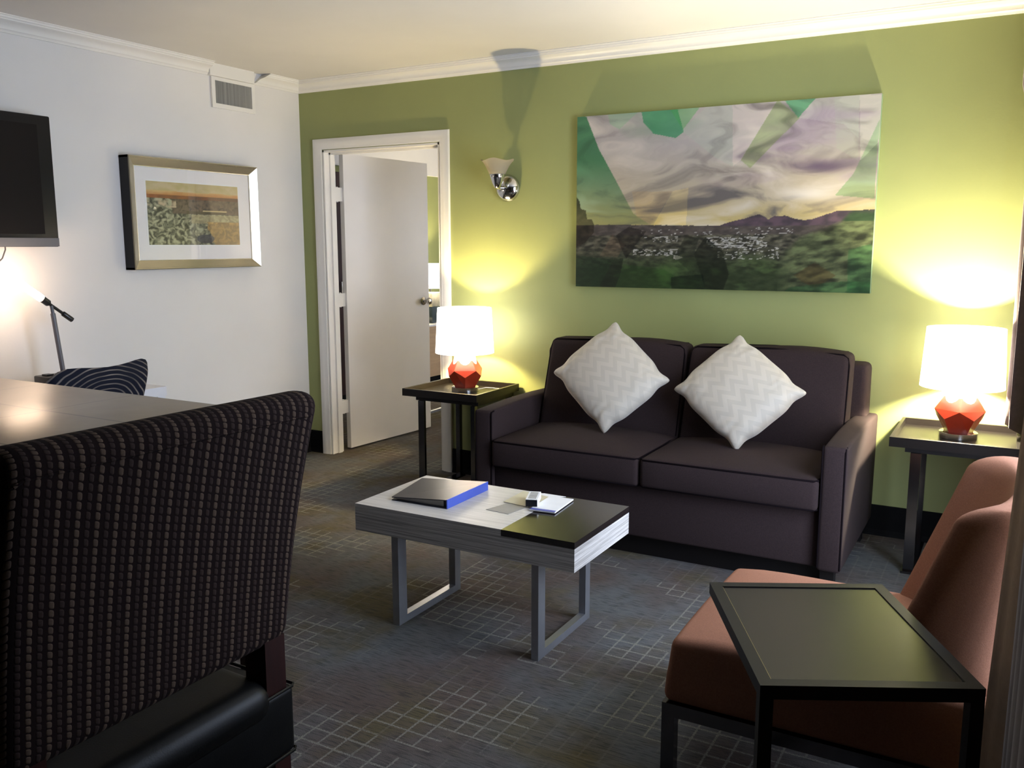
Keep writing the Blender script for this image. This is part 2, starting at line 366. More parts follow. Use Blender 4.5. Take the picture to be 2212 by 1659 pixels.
# bedroom beyond the door
struct('wall_bedroom_left', B().box(-1.7, -1.55, T, 5.0, 0, 2.17), 'green')
struct('trim_1', B().box(-1.7, -1.50, T, 5.0, 2.17, H), 'white_wall')
struct('wall_bedroom_far', B().box(-1.7, XR+T, 5.0, 5.1, 0, H), 'white_wall')
struct('wall_bedroom_right', B().box(2.6, 2.7, T, BW[1], 0, H).box(2.6, 2.7, BW[2], 5.0, 0, H).box(2.6, 2.7, BW[1], BW[2], 0, BW[3]).box(2.6, 2.7, BW[1], BW[2], BW[4], H), 'white_wall')
w2 = bpy.data.objects.new('added_window_2', None); col.objects.link(w2); w2['kind'] = 'structure'; w2.location = (2.6, BW[1], BW[3]); ORG['added_window_2'] = Vector((2.6, BW[1], BW[3]))  # unseen, added so daylight reaches the open door leaf
b = B(); fw = 0.04
for (y0, y1, z0, z1) in ((BW[1], BW[1]+fw, BW[3], BW[4]), (BW[2]-fw, BW[2], BW[3], BW[4]), (BW[1]+fw, BW[2]-fw, BW[3], BW[3]+fw), (BW[1]+fw, BW[2]-fw, BW[4]-fw, BW[4])): b.box(2.62, 2.67, y0, y1, z0, z1)
obj('window_frame', b, 'alu', w2)
obj('window_pane', B().box(2.642, 2.647, BW[1]+fw, BW[2]-fw, BW[3]+fw, BW[4]-fw), 'glass', w2)
struct('wall_bedroom_near', B().box(-1.7, -T, 0, T, 0, H), 'white_wall')
struct('trim_2', B().obox((-0.093, 1.85, 0.010), (0.012, 0, 0), (-0.03, 0.55, 0), (0, 0, 0.010)), 'alu')
# crown mouldings: profile (a = off the wall, b = height)
CR = [(0, CB), (0.010, CB), (0.014, CB+0.010), (0.020, CB+0.014)]+[(0.020+0.035*(1-math.cos(math.radians(t))), CB+0.014+0.030*math.sin(math.radians(t))) for t in (20, 40, 60, 80)] + \
     [(0.060, CB+0.048), (0.062, CB+0.054), (0.069, CB+0.056), (0.071, CB+0.064), (0.078, CB+0.066), (0.078, H), (0, H)]
struct('trim_3', B().prism(CR, lambda a, b, t: (t, -a, b), 0, XR-0.24), 'trim', 40)
struct('trim_4', B().prism(CR, lambda a, b, t: (a, t, b), YF, -0.765), 'trim', 40)
n = len(CR)
vs = [(a, -0.405+(b-CB)*1.15, b) for a, b in CR]+[(a, 0, b) for a, b in CR]
struct('trim_5', B().add(vs, [(i, (i+1) % n, (i+1) % n+n, i+n) for i in range(n)]+[tuple(reversed(range(n))), tuple(range(n, 2*n))]), 'trim', 40)
# black vinyl base along the walls
BB = [(0, 0), (0.014, 0), (0.010, 0.012), (0.007, 0.03), (0.007, 0.148), (0.004, 0.153), (0, 0.153)]
struct('baseboard_back', B().prism(BB, lambda a, b, t: (t, -a, b), 1.183, XR).prism(BB, lambda a, b, t: (t, -a, b), 0, 0.115), 'base')
struct('baseboard_left', B().prism(BB, lambda a, b, t: (a, t, b), YF, -0.014), 'base')
struct('baseboard_right', B().prism(BB, lambda a, b, t: (XR-a, t, b), YF, WY0-0.06).prism(BB, lambda a, b, t: (XR-a, t, b), WY1+0.06, -0.014), 'base')
struct('baseboard_bedroom', B().prism(BB, lambda a, b, t: (-1.55+a, t, b), 0.14, 5.0), 'base')

# ---- door 1
d = bpy.data.objects.new('door_1', None); col.objects.link(d); d['kind'] = 'structure'; d.location = (DL, 0, 0); ORG['door_1'] = Vector((DL, 0, 0))
def casing(b, ysign, y0):
    # mitred three-sided casing; profile (w = outwards from the opening, d = off the wall)
    prof = [(0.004, 0), (0.004, 0.010), (0.010, 0.013), (0.022, 0.012), (0.030, 0.016), (0.058, 0.019), (0.070, 0.016), (0.073, 0)]
    rings = []
    for (x, z, sx, sz) in ((DL, 0, -1, 0), (DL, DH, -1, 1), (DR, DH, 1, 1), (DR, 0, 1, 0)):
        rings.append([(x+sx*w, y0+ysign*dd, z+sz*w) for w, dd in prof])
    k = len(prof); vs = [p for r in rings for p in r]; fs = []
    for i in range(3):
        for j in range(k-1): fs.append((i*k+j, i*k+j+1, (i+1)*k+j+1, (i+1)*k+j))
    b.add(vs, fs)
b = B(); casing(b, -1, 0.0); casing(b, 1, T)
obj('door_casing', b, 'trim', d, 35)
b = B().box(DL, DL+0.012, -0.004, T+0.004, 0, DH).box(DR-0.012, DR, -0.004, T+0.004, 0, DH).box(DL, DR, -0.004, T+0.004, DH-0.012, DH)
b.box(DL+0.012, DL+0.024, 0.045, 0.08, 0, DH-0.012).box(DR-0.024, DR-0.012, 0.045, 0.08, 0, DH-0.012).box(DL+0.012, DR-0.012, 0.045, 0.08, DH-0.024, DH-0.012)
obj('door_jamb', b, 'trim', d)
# leaf swung into the bedroom: hinge corner A, direction u, thickness w
A = Vector((0.184, 0.166, 0.0)); u = Vector((0.066, 0.905, 0)).normalized(); w = Vector((u.y, -u.x, 0)); LW = 0.885; LT = 0.036
leaf = B().obox(A+u*(LW/2)+w*(LT/2)+Vector((0, 0, 1.018)), u*(LW/2), w*(LT/2), (0, 0, 1.005))
lf = obj('door_leaf', leaf, 'door', d)
for z in (1.755, 1.05, 0.31):
    hb = B().box(0.180, 0.203, 0.088, 0.168, z-0.045, z+0.045).tube([(0.186, 0.132, z-0.05), (0.186, 0.132, z+0.05)], 0.008, 10)
    obj('hinge', hb, 'trim', d, 40)
kp = A+u*(LW-0.065)+w*LT+Vector((0, 0, 1.0))
R = Matrix((u, Vector((0, 0, 1)), w)).transposed().to_4x4()
kb = B().lathe([(0.030, 0), (0.031, 0.004), (0.024, 0.010), (0.012, 0.014), (0.010, 0.028), (0.016, 0.036), (0.025, 0.046), (0.027, 0.056), (0.022, 0.066), (0.010, 0.071)], kp, 24, R)
obj('door_knob', kb, 'chrome', lf, 40)

# ---- window 1 in the right wall (glazed sliding door) with its frame
wn = bpy.data.objects.new('window_1', None); col.objects.link(wn); wn['kind'] = 'structure'; wn.location = (XR, WY0, WZ0); ORG['window_1'] = Vector((XR, WY0, WZ0))
b = B(); fw = 0.05; ym = (WY0+WY1)/2
for (y0, y1, z0, z1) in ((WY0, WY0+fw, WZ0, WZ1), (WY1-fw, WY1, WZ0, WZ1), (WY0+fw, WY1-fw, WZ0, WZ0+fw), (WY0+fw, WY1-fw, WZ1-fw, WZ1), (ym-0.03, ym+0.03, WZ0+fw, WZ1-fw)):
    b.box(XR+0.03, XR+0.09, y0, y1, z0, z1)
obj('window_frame', b, 'alu', wn)
obj('window_pane', B().box(XR+0.055, XR+0.060, WY0+fw, ym-0.03, WZ0+fw, WZ1-fw), 'glass', wn)
obj('window_pane', B().box(XR+0.055, XR+0.060, ym+0.03, WY1-fw, WZ0+fw, WZ1-fw), 'glass', wn)

# ------------------------------------------------------------------ air vent on the left wall
v = thing('air_vent', 'white framed return air grille with grey upright fins high on the white wall', 'vent', (0, -0.57, 2.31))
y0, y1, z0, z1 = -0.742, -0.403, 2.222, 2.398
b = B(); iw = 0.026
for (a, c, e, g) in ((y0, y1, z0, z0+iw), (y0, y1, z1-0.02, z1), (y0, y0+iw, z0+iw, z1-0.02), (y1-iw, y1, z0+iw, z1-0.02)): b.box(0.001, 0.014, a, c, e, g)
obj('vent_frame', b, 'trim', v)
obj('duct_opening', B().box(0.0005, 0.0015, y0+iw, y1-iw, z0+iw, z1-0.02), 'dark_gap', v)
for i in range(26):
    yy = y0+iw+0.006+i*(y1-y0-2*iw-0.012)/25
    obj('fin', B().obox((0.0065, yy, (z0+z1)/2+0.003), (0.0045, 0.003, 0), (-0.0006, 0.0009, 0), (0, 0, (z1-z0)/2-0.022)), 'slat', v)
obj('filler_board', B().box(0.001, 0.028, -0.763, -0.415, 2.399, H), 'trim', v)

# ------------------------------------------------------------------ artworks
def clamp(x, a=0, b=1): return max(a, min(b, x))
def lerp(a, b, t): t = clamp(t); return tuple(a[i]+(b[i]-a[i])*t for i in range(3))
def fbm(x, y, o=4, s=0.0):
    v = 0; a = 0.5; f = 1
    for k in range(o): v += a*noise.noise(Vector((x*f, y*f, s+k*7.3))); a *= 0.5; f *= 2.03
    return v
def inpoly(x, y, P):
    r = False; n = len(P); j = n-1
    for i in range(n):
        if ((P[i][1] > y) != (P[j][1] > y)) and x < (P[j][0]-P[i][0])*(y-P[i][1])/(P[j][1]-P[i][1])+P[i][0]: r = not r
        j = i
    return r
def Q(x, y):
    # corner-to-corner mapping of a point on the print to its unit square
    u = (x-140)/1943.0; v = 0.5
    for _ in range(4):
        yt = 305-165*u; yb = 1388+27*u; v = (yb-y)/(yb-yt); u = (x-(133+7*v))/((2005+78*v)-(133+7*v))
    return (u, v)
def PQ(*p): return [Q(p[i], p[i+1]) for i in range(0, len(p), 2)]
# polygon, tint, strength, (strength falls off towards the horizon)
FAC = [(PQ(100,250, 210,305, 300,500, 420,690, 550,910, 660,978, 100,990), (54,104,72), .80, 1),
       (PQ(600,230, 850,230, 895,385, 840,425, 690,400, 620,330), (38,122,78), .66, 0),
       (PQ(360,250, 600,250, 450,375, 380,345), (120,158,128), .50, 0),
       (PQ(770,200, 1025,200, 890,372), (96,150,100), .62, 0),
       (PQ(1075,200, 1212,200, 1212,602, 1100,545, 880,378), (150,160,152), .50, 0),
       (PQ(1212,200, 1490,180, 1265,560, 1212,600), (196,190,186), .30, 0),
       (PQ(1490,180, 1620,292, 1320,610, 1262,560), (122,140,96), .62, 0),
       (PQ(1505,150, 1730,150, 1612,292), (58,138,88), .66, 0),
       (PQ(1730,150, 1960,150, 1955,420, 1870,330, 1612,292), (168,174,168), .40, 0),
       (PQ(1820,150, 1962,150, 1950,560, 1830,480), (150,160,146), .35, 0),
       (PQ(2070,300, 2035,800, 1820,780, 1925,640), (104,136,100), .62, 0),
       (PQ(1962,150, 2090,150, 2065,440, 1962,560), (186,192,180), .45, 0),
       (PQ(540,770, 822,762, 682,980, 575,935), (168,150,122), .45, 0),
       (PQ(822,762, 925,740, 910,980, 690,980), (206,190,140), .40, 0),
       (PQ(400,1045, 492,1112, 440,1192, 308,1188), (150,126,108), .55, 0),
       (PQ(430,1050, 520,995, 640,1025, 560,1120, 500,1205, 470,1150), (46,40,34), .55, 0),
       (PQ(130,1185, 300,1200, 410,1210, 300,1400, 120,1400), (36,66,42), .55, 0),
       (PQ(410,1210, 480,1200, 460,1310, 420,1400, 300,1400), (34,44,32), .6, 0),
       (PQ(480,1240, 760,1270, 830,1310, 800,1400, 420,1400), (66,104,52), .45, 0),
       (PQ(962,1165, 1035,1055, 1150,1150, 1185,1300, 1150,1400, 1035,1400), (40,44,34), .66, 0),
       (PQ(830,1190, 900,1060, 1000,1050, 962,1165, 1000,1290, 930,1280), (56,62,48), .5, 0),
       (PQ(810,1320, 1020,1300, 1035,1400, 810,1400), (28,42,28), .6, 0),
       (PQ(1580,1300, 1700,1215, 1820,1300, 1700,1385, 1620,1340), (110,84,56), .55, 0),
       (PQ(1890,1130, 2020,1090, 2010,1420, 1880,1420), (52,118,76), .42, 0),
       (PQ(1820,1340, 2010,1340, 2010,1420, 1500,1420, 1560,1380), (44,110,68), .40, 0)]
RID = PQ(140,985, 1120,982, 1200,955, 1290,932, 1345,914, 1375,904, 1400,918, 1430,937, 1470,914, 1500,920, 1530,911, 1570,926, 1610,938, 1650,941, 1700,930, 1745,912, 1830,880, 1930,876, 2040,868)
HIL = PQ(1490,1200, 1530,1130, 1620,1045, 1750,990, 1850,942, 1885,900, 1900,885, 1935,868, 2050,868)
ROK = PQ(100,1150, 100,780, 142,815, 160,838, 168,885, 205,892, 216,950, 250,950, 268,985, 266,1035, 205,1100)
def pl_(P, u):
    if u <= P[0][0]: return P[0][1] if P is RID else -1
    for a, b in zip(P, P[1:]):
        if a[0] <= u <= b[0]: return a[1]+(b[1]-a[1])*(u-a[0])/max(1e-6, b[0]-a[0])
    return P[-1][1]
def landscape(u, v):
    hz = 0.362; ridge = pl_(RID, u)+0.003*noise.noise(Vector((u*90, 1, 3)))
    if v > ridge:
        t = (v-hz)/(1-hz)
        c = lerp((206, 184, 118), (198, 182, 150), t/.22); c = lerp(c, (184, 176, 172), (t-.2)/.5)
        w_ = fbm(u*3, v*5, 3, 5); n = fbm(u*4.0+w_*1.6, v*(19-8*t)+w_*2.0, 6, 2)
        c = lerp(c, (104, 98, 96), clamp(n*3.0-.12)*.90); c = lerp(c, (232, 222, 208), clamp(-n*2.6-.08)*.75)
        m = fbm(u*3.2, v*9, 4, 11)
        c = lerp(c, (164, 138, 168), clamp(m*3.0)*.55*clamp((u-.35)*3)*clamp((v-.48)*6))
        c = lerp(c, (96, 140, 104), clamp(fbm(u*5, v*7, 3, 61)*2+.1)*.5*clamp((v-.72)*5)*clamp(1.3-u*1.4))
        b_ = math.exp(-((u-.80)/.10)**2-((v-.515)/.035)**2); c = lerp(c, (240, 232, 220), b_*.8)
        b_ = math.exp(-((u-.83)/.13)**2-((v-.655+.15*(u-.83))/.03)**2); c = lerp(c, (112, 96, 112), b_*clamp(.75+n*2))
        b_ = math.exp(-((u-.56)/.09)**2-((v-.64)/.03)**2); c = lerp(c, (118, 108, 104), b_*clamp(.6+n*3))
    else:
        n = fbm(u*34, v*52, 5, 3); m = fbm(u*7, v*11, 4, 8)
        c = lerp((48, 46, 38), (112, 108, 88), .45+n*1.9)
        c = lerp(c, (44, 58, 32), clamp((.24-v)*7)*.75); c = lerp(c, (84, 110, 58), clamp(m*2.6+n)*clamp((.22-v)*9)*.8)
        if v > hz-.012 and u > .5: c = lerp((104, 84, 92), (74, 64, 70), .5+fbm(u*26, v*30, 4, 19)*2)
        elif v > hz-.055: c = lerp(c, (94, 82, 80), .6)
        for (a0, a1, b0, b1, dn) in ((.25, .38, .265, .30, .25), (.22, .38, .185, .225, .12), (.48, .68, .235, .295, .10), (.52, .72, .17, .235, .30), (.56, .76, .30, .345, .42), (.24, .50, .30, .335, .50)):
            if a0 < u < a1 and b0 < v < b1:
                k = noise.noise(Vector((u*85+dn*50, v*330, 1)))+.5*noise.noise(Vector((u*24, v*90, 4)))
                if k > dn: c = lerp(c, (206, 202, 192), .8)
        if Q(825,1190)[0] < u < Q(905,1190)[0] and abs(v-.178) < .012*(1-abs(u-.379)/.022): c = (176, 170, 150)
        hv = pl_(HIL, u)+.008*noise.noise(Vector((u*40, 2, 9)))
        if v < hv:
            e = clamp((hv-v)*30+.3); r = fbm(u*15+v*11, v*30-u*13, 6, 41); r2 = fbm(u*6+v*5, v*12-u*8, 3, 91)
            cc = lerp((112, 122, 82), (42, 46, 32), .48+r*1.7+r2*.9)
            if u > .905 and v > .37: cc = lerp(cc, (50, 74, 48), .75)
            c = lerp(c, cc, e*clamp((u-.71)*16))
    if inpoly(u, v, ROK): c = lerp((66, 54, 44), (26, 26, 18), .5+fbm(u*40, v*40, 4)*1.4)
    for P, tc, a, soft in FAC:
        if inpoly(u, v, P):
            mul = tuple(c[i]*tc[i]/140 for i in range(3)); aa = a*(clamp((v-.36)*2.6)+.15 if soft else 1)
            if soft: c = lerp(c, (172, 160, 96), .5*clamp((.62-v)*5))
            c = lerp(c, lerp(mul, tc, .35), clamp(aa))
    return c
def canyon(u, v):
    n = fbm(u*9, v*9, 5, 4); r = fbm(u*24+fbm(u*9, v*7, 3)*2.5, v*17+n*2, 6, 9)
    if v > .86+.02*fbm(u*3, 0, 2)-u*.0: return lerp((182, 168, 118), (196, 180, 140), .5+n*2)
    if v > .80: return lerp((200, 168, 112), (186, 130, 74), clamp((.86-v)*18+n))
    if v > .74: return lerp((148, 88, 42), (96, 68, 46), u*1.1+n)
    c = lerp((168, 168, 136), (46, 48, 34), .42+r*2.2)
    if v > .50 and u > .25: c = lerp(c, (92, 70, 54), .75-clamp(r*3)*.5)
    if .60 < v < .72 and u < .3: c = lerp(c, (190, 172, 138), clamp(n*4+.2))
    if .50 < v < .55 and .40 < u < .85: c = (86, 76, 50)
    if .555 < v < .575 and .58 < u < .86: c = (196, 178, 130)
    if .35 < v < .50 and u > .45: c = lerp(c, (176, 164, 122), .7)
    if u+.25*v > .70+.06*n and v < .38: c = lerp(lerp((122, 96, 50), (188, 150, 84), .4+r*2.5), c, .15)
    if (u-.60)**2*5+(v-.10)**2*9 < .05: c = lerp(c, (58, 58, 62), .8)
    return c
def picture_mesh(name, nu, nv, P, fn, m, parent):
    b = B(); b.grid(nu, nv, P); o = obj(name, b, m, parent)
    ca = o.data.color_attributes.new('Col', 'FLOAT_COLOR', 'POINT'); buf = []
    for j in range(nv+1):
        for i in range(nu+1): buf += list(srgb(*[clamp(x, 0, 255) for x in fn(i/nu, j/nv)]))
    ca.data.foreach_set('color', buf); return o
px0, px1, pz0, pz1 = 2.045, 3.592, 1.190, 2.108
p = thing('canvas_print', 'wide unframed landscape canvas tinted green with purple hills, on green wall above the sofa', 'picture', (2.82, 0, 1.65))
obj('stretcher', B().box(px0, px1, -0.0395, -0.001, pz0, pz1), mat('canvas_edge', (0.20, 0.30, 0.20, 1), 0.5, vary=0.3, scale=6), p)
picture_mesh('picture_surface', 440, 260, lambda u, v: (px0+(px1-px0)*u, -0.0405, pz0+(pz1-pz0)*v), lambda u, v: tuple(x*.90 for x in landscape(u, v)), 'canvas', p)

fy0, fy1, fz0, fz1 = -1.393, -0.474, 1.288, 1.893
f = thing('framed_picture', 'small canyon print with white mat in champagne frame, on the white wall beside the television', 'picture', (0, -0.93, 1.59))
prof = [(0, 0.075), (0.004, 0.079), (0.048, 0.053), (0.051, 0.0525), (0.051, 0.044)]   # (inwards, off the wall)
b = B(); rings = []
for (y, z, sy, sz) in ((fy0, fz0, 1, 1), (fy1, fz0, -1, 1), (fy1, fz1, -1, -1), (fy0, fz1, 1, -1)): rings.append([(dd, y+sy*w_, z+sz*w_) for w_, dd in prof])
k = len(prof)
b.add([q for r in rings for q in r], [(i*k+j, i*k+j+1, ((i+1) % 4)*k+j+1, ((i+1) % 4)*k+j) for i in range(4) for j in range(k-1)])
obj('frame_moulding', b, 'champagne', f)
b = B(); e = 0.0
for (a, c, g, h_) in ((fy0, fy0+.012, fz0, fz1), (fy1-.012, fy1, fz0, fz1), (fy0, fy1, fz0, fz0+.012), (fy0, fy1, fz1-.012, fz1)): b.box(0.002, 0.0745, a, c, g, h_)
obj('frame_side', b, 'bezel', f)['label'] = 'black outer side of the frame'
obj('mat_board', B().box(0.030, 0.0470, fy0+.014, fy1-.014, fz0+.014, fz1-.014), 'matboard', f)
obj('mat_bevel', B().box(0.0471, 0.0475, -1.281, -0.605, 1.412, 1.776), 'paper', f)
picture_mesh('print', 200, 106, lambda u, v: (0.0478, -1.270+0.655*u, 1.422+0.345*v), canyon, 'print', f)
obj('glazing', B().box(0.0492, 0.0502, fy0+.050, fy1-.050, fz0+.050, fz1-.050), 'glass', f)

# ------------------------------------------------------------------ television
t = thing('television', 'black flat television on the white wall above the desk', 'television', (0, -2.33, 1.7))
ty0, ty1, tz0, tz1 = -2.86, -1.845, 1.413, 2.028
obj('casing', B().box(0.075, 0.118, ty0, ty1, tz0, tz1, 0.006), 'bezel', t, 40)
obj('screen', B().box(0.1180, 0.1195, ty0+.07, ty1-.07, tz0+.06, tz1-.045), 'screen', t)
obj('lower_bezel', B().box(0.1181, 0.121, ty0+.002, ty1-.002, tz0+.002, tz0+.042), 'greyplastic', t)
obj('wall_bracket', B().box(0.001, 0.075, -2.5, -2.2, 1.6, 1.85), 'bezel', t)
obj('cable', B().tube([(0.05, -2.075, 1.44), (0.05, -2.075, 1.40), (0.045, -2.09, 1.36), (0.035, -2.13, 1.32), (0.02, -2.18, 1.29), (0.008, -2.24, 1.22), (0.006, -2.26, 0.80)], 0.0035, 6), 'cord', t, 60)

# ------------------------------------------------------------------ sconce
s = thing('wall_sconce', 'unlit chrome wall sconce with a flared frosted glass bell on the green wall', 'wall lamp', (1.585, 0, 1.75))
Ry = Matrix.Rotation(PI/2, 4, 'X')     # local z -> -y
obj('backplate', B().lathe([(0.078, 0), (0.078, 0.006), (0.072, 0.020), (0.056, 0.036), (0.034, 0.047), (0.012, 0.052)], (1.585, -0.001, 1.745), 32, Ry), 'chrome', s, 50)
obj('arm', B().tube([(1.585, -0.04, 1.745), (1.585, -0.085, 1.742), (1.588, -0.115, 1.742), (1.590, -0.13, 1.755)], [0.012, 0.010, 0.011, 0.012], 12), 'chrome', s, 60)
obj('shade_holder', B().lathe([(0.008, 1.735), (0.018, 1.742), (0.030, 1.765), (0.040, 1.795), (0.046, 1.812), (0.044, 1.818)], (1.590, -0.13, 0), 28), 'chrome', s, 50)
b = B(); nn = 48; vs = []; rows = [(0.044, 1.812), (0.053, 1.832), (0.063, 1.852), (0.075, 1.872), (0.088, 1.888), (0.094, 1.893)]
for (r, z) in rows:
    for k in range(nn):
        a = 2*PI*k/nn; q = (r-0.042)/0.059
        vs.append((1.590+r*math.cos(a), -0.13+r*math.sin(a), z+0.008*q*q*math.cos(4*a-1.1)))
vin = [(1.590+(x-1.590)*.95, -0.13+(y+0.13)*.95, z-.001) for x, y, z in vs]
L_ = len(vs); fs = []
for i in range(len(rows)-1):
    for k in range(nn):
        q = (i*nn+k, i*nn+(k+1) % nn, (i+1)*nn+(k+1) % nn, (i+1)*nn+k); fs.append(q); fs.append(tuple(x+L_ for x in reversed(q)))
top = (len(rows)-1)*nn
for k in range(nn): fs.append((top+k, top+(k+1) % nn, top+(k+1) % nn+L_, top+k+L_)); fs.append((k, (k+1) % nn, (k+1) % nn+L_, k+L_))
obj('glass_shade', b.add(vs+vin, fs), 'frosted', s, 60)

# ------------------------------------------------------------------ sofa
S = thing('sofa', 'charcoal plum two-seat sofa against the green wall under the large canvas', 'sofa', (2.794, -0.5, 0))
SX0, SX1, SF, SB = 1.925, 3.663, -0.925, -0.055
obj('plinth', B().box(SX0+.09, SX1-.09, SF+.09, SB-.05, 0.0, 0.10), 'blackmetal', S)
for x in (SX0+.03, SX1-.085):
    for y in (SF+.04, SB-.10):
        obj('foot', B().box(x, x+.055, y, y+.055, 0, 0.098), 'blackmetal', S)
obj('seat_base', B().rbox(((SX0+SX1)/2, -0.46, 0.222), (0.78, 0.435, 0.122), 0.012, 2), 'sofa', S, 40)
obj('back_frame', B().rbox(((SX0+SX1)/2, -0.135, 0.485), (0.835, 0.078, 0.385), 0.03, 3), 'sofa', S, 40)
def arm_warp(sx):
    def f(p):
        t = clamp((p.y-SF)/(SB-SF)); k = clamp((p.z-.10)/.5)
        return (p.x+sx*0.004*k, p.y, p.z+(0.012*math.sin(t*PI) if p.z > .4 else 0))
    return f
for x0, sx in ((SX0, -1), (SX1-.096, 1)):
    ar = obj('armrest', B().rbox((x0+.048, (SF+SB)/2, 0.358), (0.048, (SB-SF)/2, 0.262), 0.016, 3, (1, 6, 3), arm_warp(sx)), 'sofa', S, 50)
    for xx in (x0+.004, x0+.092):
        obj('piping', B().tube([(xx, SF+.004, 0.11), (xx, SF+.003, 0.60), (xx, SF+.006, 0.612), (xx, SF+.03, 0.616)], 0.004, 6), 'piping', ar, 60)
def seat(x0, x1, nm, z0=0.345, z1=0.482):
    cx, hx = (x0+x1)/2, (x1-x0)/2; cy, hy = (-0.945-0.30)/2, (0.945-0.30)/2
    def wp(p):
        a = clamp(1-abs((p.x-cx)/hx)**2.5); c = clamp(1-abs((p.y-cy)/hy)**2.5); z = p.z
        if z > (z0+z1)/2: z += 0.030*a*c
        yy = p.y-0.010*a*(1 if p.y < cy-hy*.9 else 0)*clamp(1-abs((p.z-.41)/.07))
        return (p.x, yy, z)
    o = obj(nm, B().rbox((cx, cy, (z0+z1)/2), (hx, hy, (z1-z0)/2), 0.022, 3, (10, 8, 2), wp), 'sofa', S, 60)
    for z in (z0+.008, z1-.008):
        b = B().tube([(x0+.016, cy+hy-.05, z), (x0+.003, cy, z), (x0+.004, -0.925, z), (x0+.018, -0.941, z), (cx, -0.943, z), (x1-.018, -0.941, z), (x1-.004, -0.925, z), (x1-.003, cy, z), (x1-.016, cy+hy-.05, z)], 0.0045, 6)
        obj('piping', b, 'piping', o, 60)
seat(2.026, 2.790, 'seat_cushion'); seat(2.796, 3.563, 'seat_cushion')
def backc(x0, x1):
    cx, hx = (x0+x1)/2, (x1-x0)/2; z0, z1 = 0.455, 0.935
    def pos(p):
        t = clamp((p.z-z0)/(z1-z0)); a = clamp(1-abs((p.x-cx)/hx)**2.2); c = clamp(1-abs((p.z-(z0+z1)/2)/((z1-z0)/2))**2.2)
        y = p.y+0.14*t-0.028*a*c*(1 if p.y < -.37 else 0)
        return (cx+(p.x-cx)*(1-.022*t), y, p.z-0.012*(1-a)*t+0.006*math.sin((p.x-cx)*9)*t)
    hy = 0.078; cy = -0.375
    o = obj('back_cushion', B().rbox((cx, cy, (z0+z1)/2), (hx, hy, (z1-z0)/2), 0.032, 3, (10, 2, 8), pos), 'sofa', S, 60)
    for yy in (cy-hy+.012, cy+hy-.012):
        e = 0.010; ring = []
        for (x, z) in [(x0+e, z0+.03), (x0+e-.003, (z0+z1)/2), (x0+e-.003, z1-.05), (x0+e+.004, z1-.02), (x0+.035, z1-.006), (cx, z1-.004), (x1-.035, z1-.006), (x1-e-.004, z1-.02), (x1-e+.003, z1-.05), (x1-e+.003, (z0+z1)/2), (x1-e, z0+.03)]:
            ring.append(pos(Vector((x, yy, z))))
        obj('piping', B().tube(ring, 0.0045, 6), 'piping', o, 60)
backc(2.022, 2.796); backc(2.800, 3.575)

# ------------------------------------------------------------------ throw pillows
def pillow(name, label, top, bot, left, right, thick):
    top, bot, left, right = map(Vector, (top, bot, left, right)); c = (top+bot+left+right)/4+Vector((0, -0.008, 0.012))
    eu, er = (top-bot)/2*1.07, (right-left)/2*1.07; nrm = er.cross(eu).normalized()
    if nrm.y > 0: nrm = -nrm
    N = 56; b = B()
    def P(side):
        def f(i, j):
            u, v = i*2-1, j*2-1
            k = 0.16; g_ = lambda q: .50*(1-q*q)+.42*math.exp(-((abs(q)-.64)/.20)**2); uu = u*(1-k*g_(v)*abs(u)**3); vv = v*(1-k*g_(u)*abs(v)**3)
            rr = max(abs(u), abs(v)); cor = abs(u*v)**4*0.09; uu *= 1-cor; vv *= 1-cor
            th = thick*((1-u**2)**.42*(1-v**2)**.42)
            th *= 1+0.05*noise.noise(Vector((u*2.2, v*2.2, top.x)))
            wr = 0.006*noise.noise(Vector((u*3+top.x, v*9, 1)))*clamp((abs(u)+abs(v)-.7)*2)*(1-rr**8)
            s_, t_ = (uu+vv)/2, (uu-vv)/2
            return c+eu*s_+er*t_+nrm*side*(th+wr*(side > 0))
        return f
    b.grid(N, N, P(1)); b.grid(N, N, P(-0.75))
    o = obj(name, b, 'cushion', None, 60, c)
    bm = bmesh.new(); bm.from_mesh(o.data); uvl = bm.loops.layers.uv.new('UVMap')
    bm.verts.ensure_lookup_table()
    for fc in bm.faces:
        for lp in fc.loops:
            i = lp.vert.index % ((N+1)**2); lp[uvl].uv = ((i % (N+1))/N, (i//(N+1))/N)
    bmesh.ops.remove_doubles(bm, verts=bm.verts, dist=0.0002); bmesh.ops.recalc_face_normals(bm, faces=bm.faces); bm.to_mesh(o.data); bm.free()
    for p_ in o.data.polygons: p_.use_smooth = True
    return tag(o, label, 'cushion', 'cream throw pillows on the sofa')
pillow('throw_pillow', 'cream chevron throw pillow on its corner on the sofa cushion nearest the doorway', (2.442, -0.36, 1.040), (2.516, -0.665, 0.506), (2.128, -0.50, 0.742), (2.762, -0.47, 0.742), 0.085)
pillow('throw_pillow', 'cream chevron throw pillow on its corner on the sofa cushion nearest the right-hand lamp', (3.078, -0.36, 1.010), (3.169, -0.690, 0.506), (2.781, -0.50, 0.700), (3.412, -0.48, 0.729), 0.085)

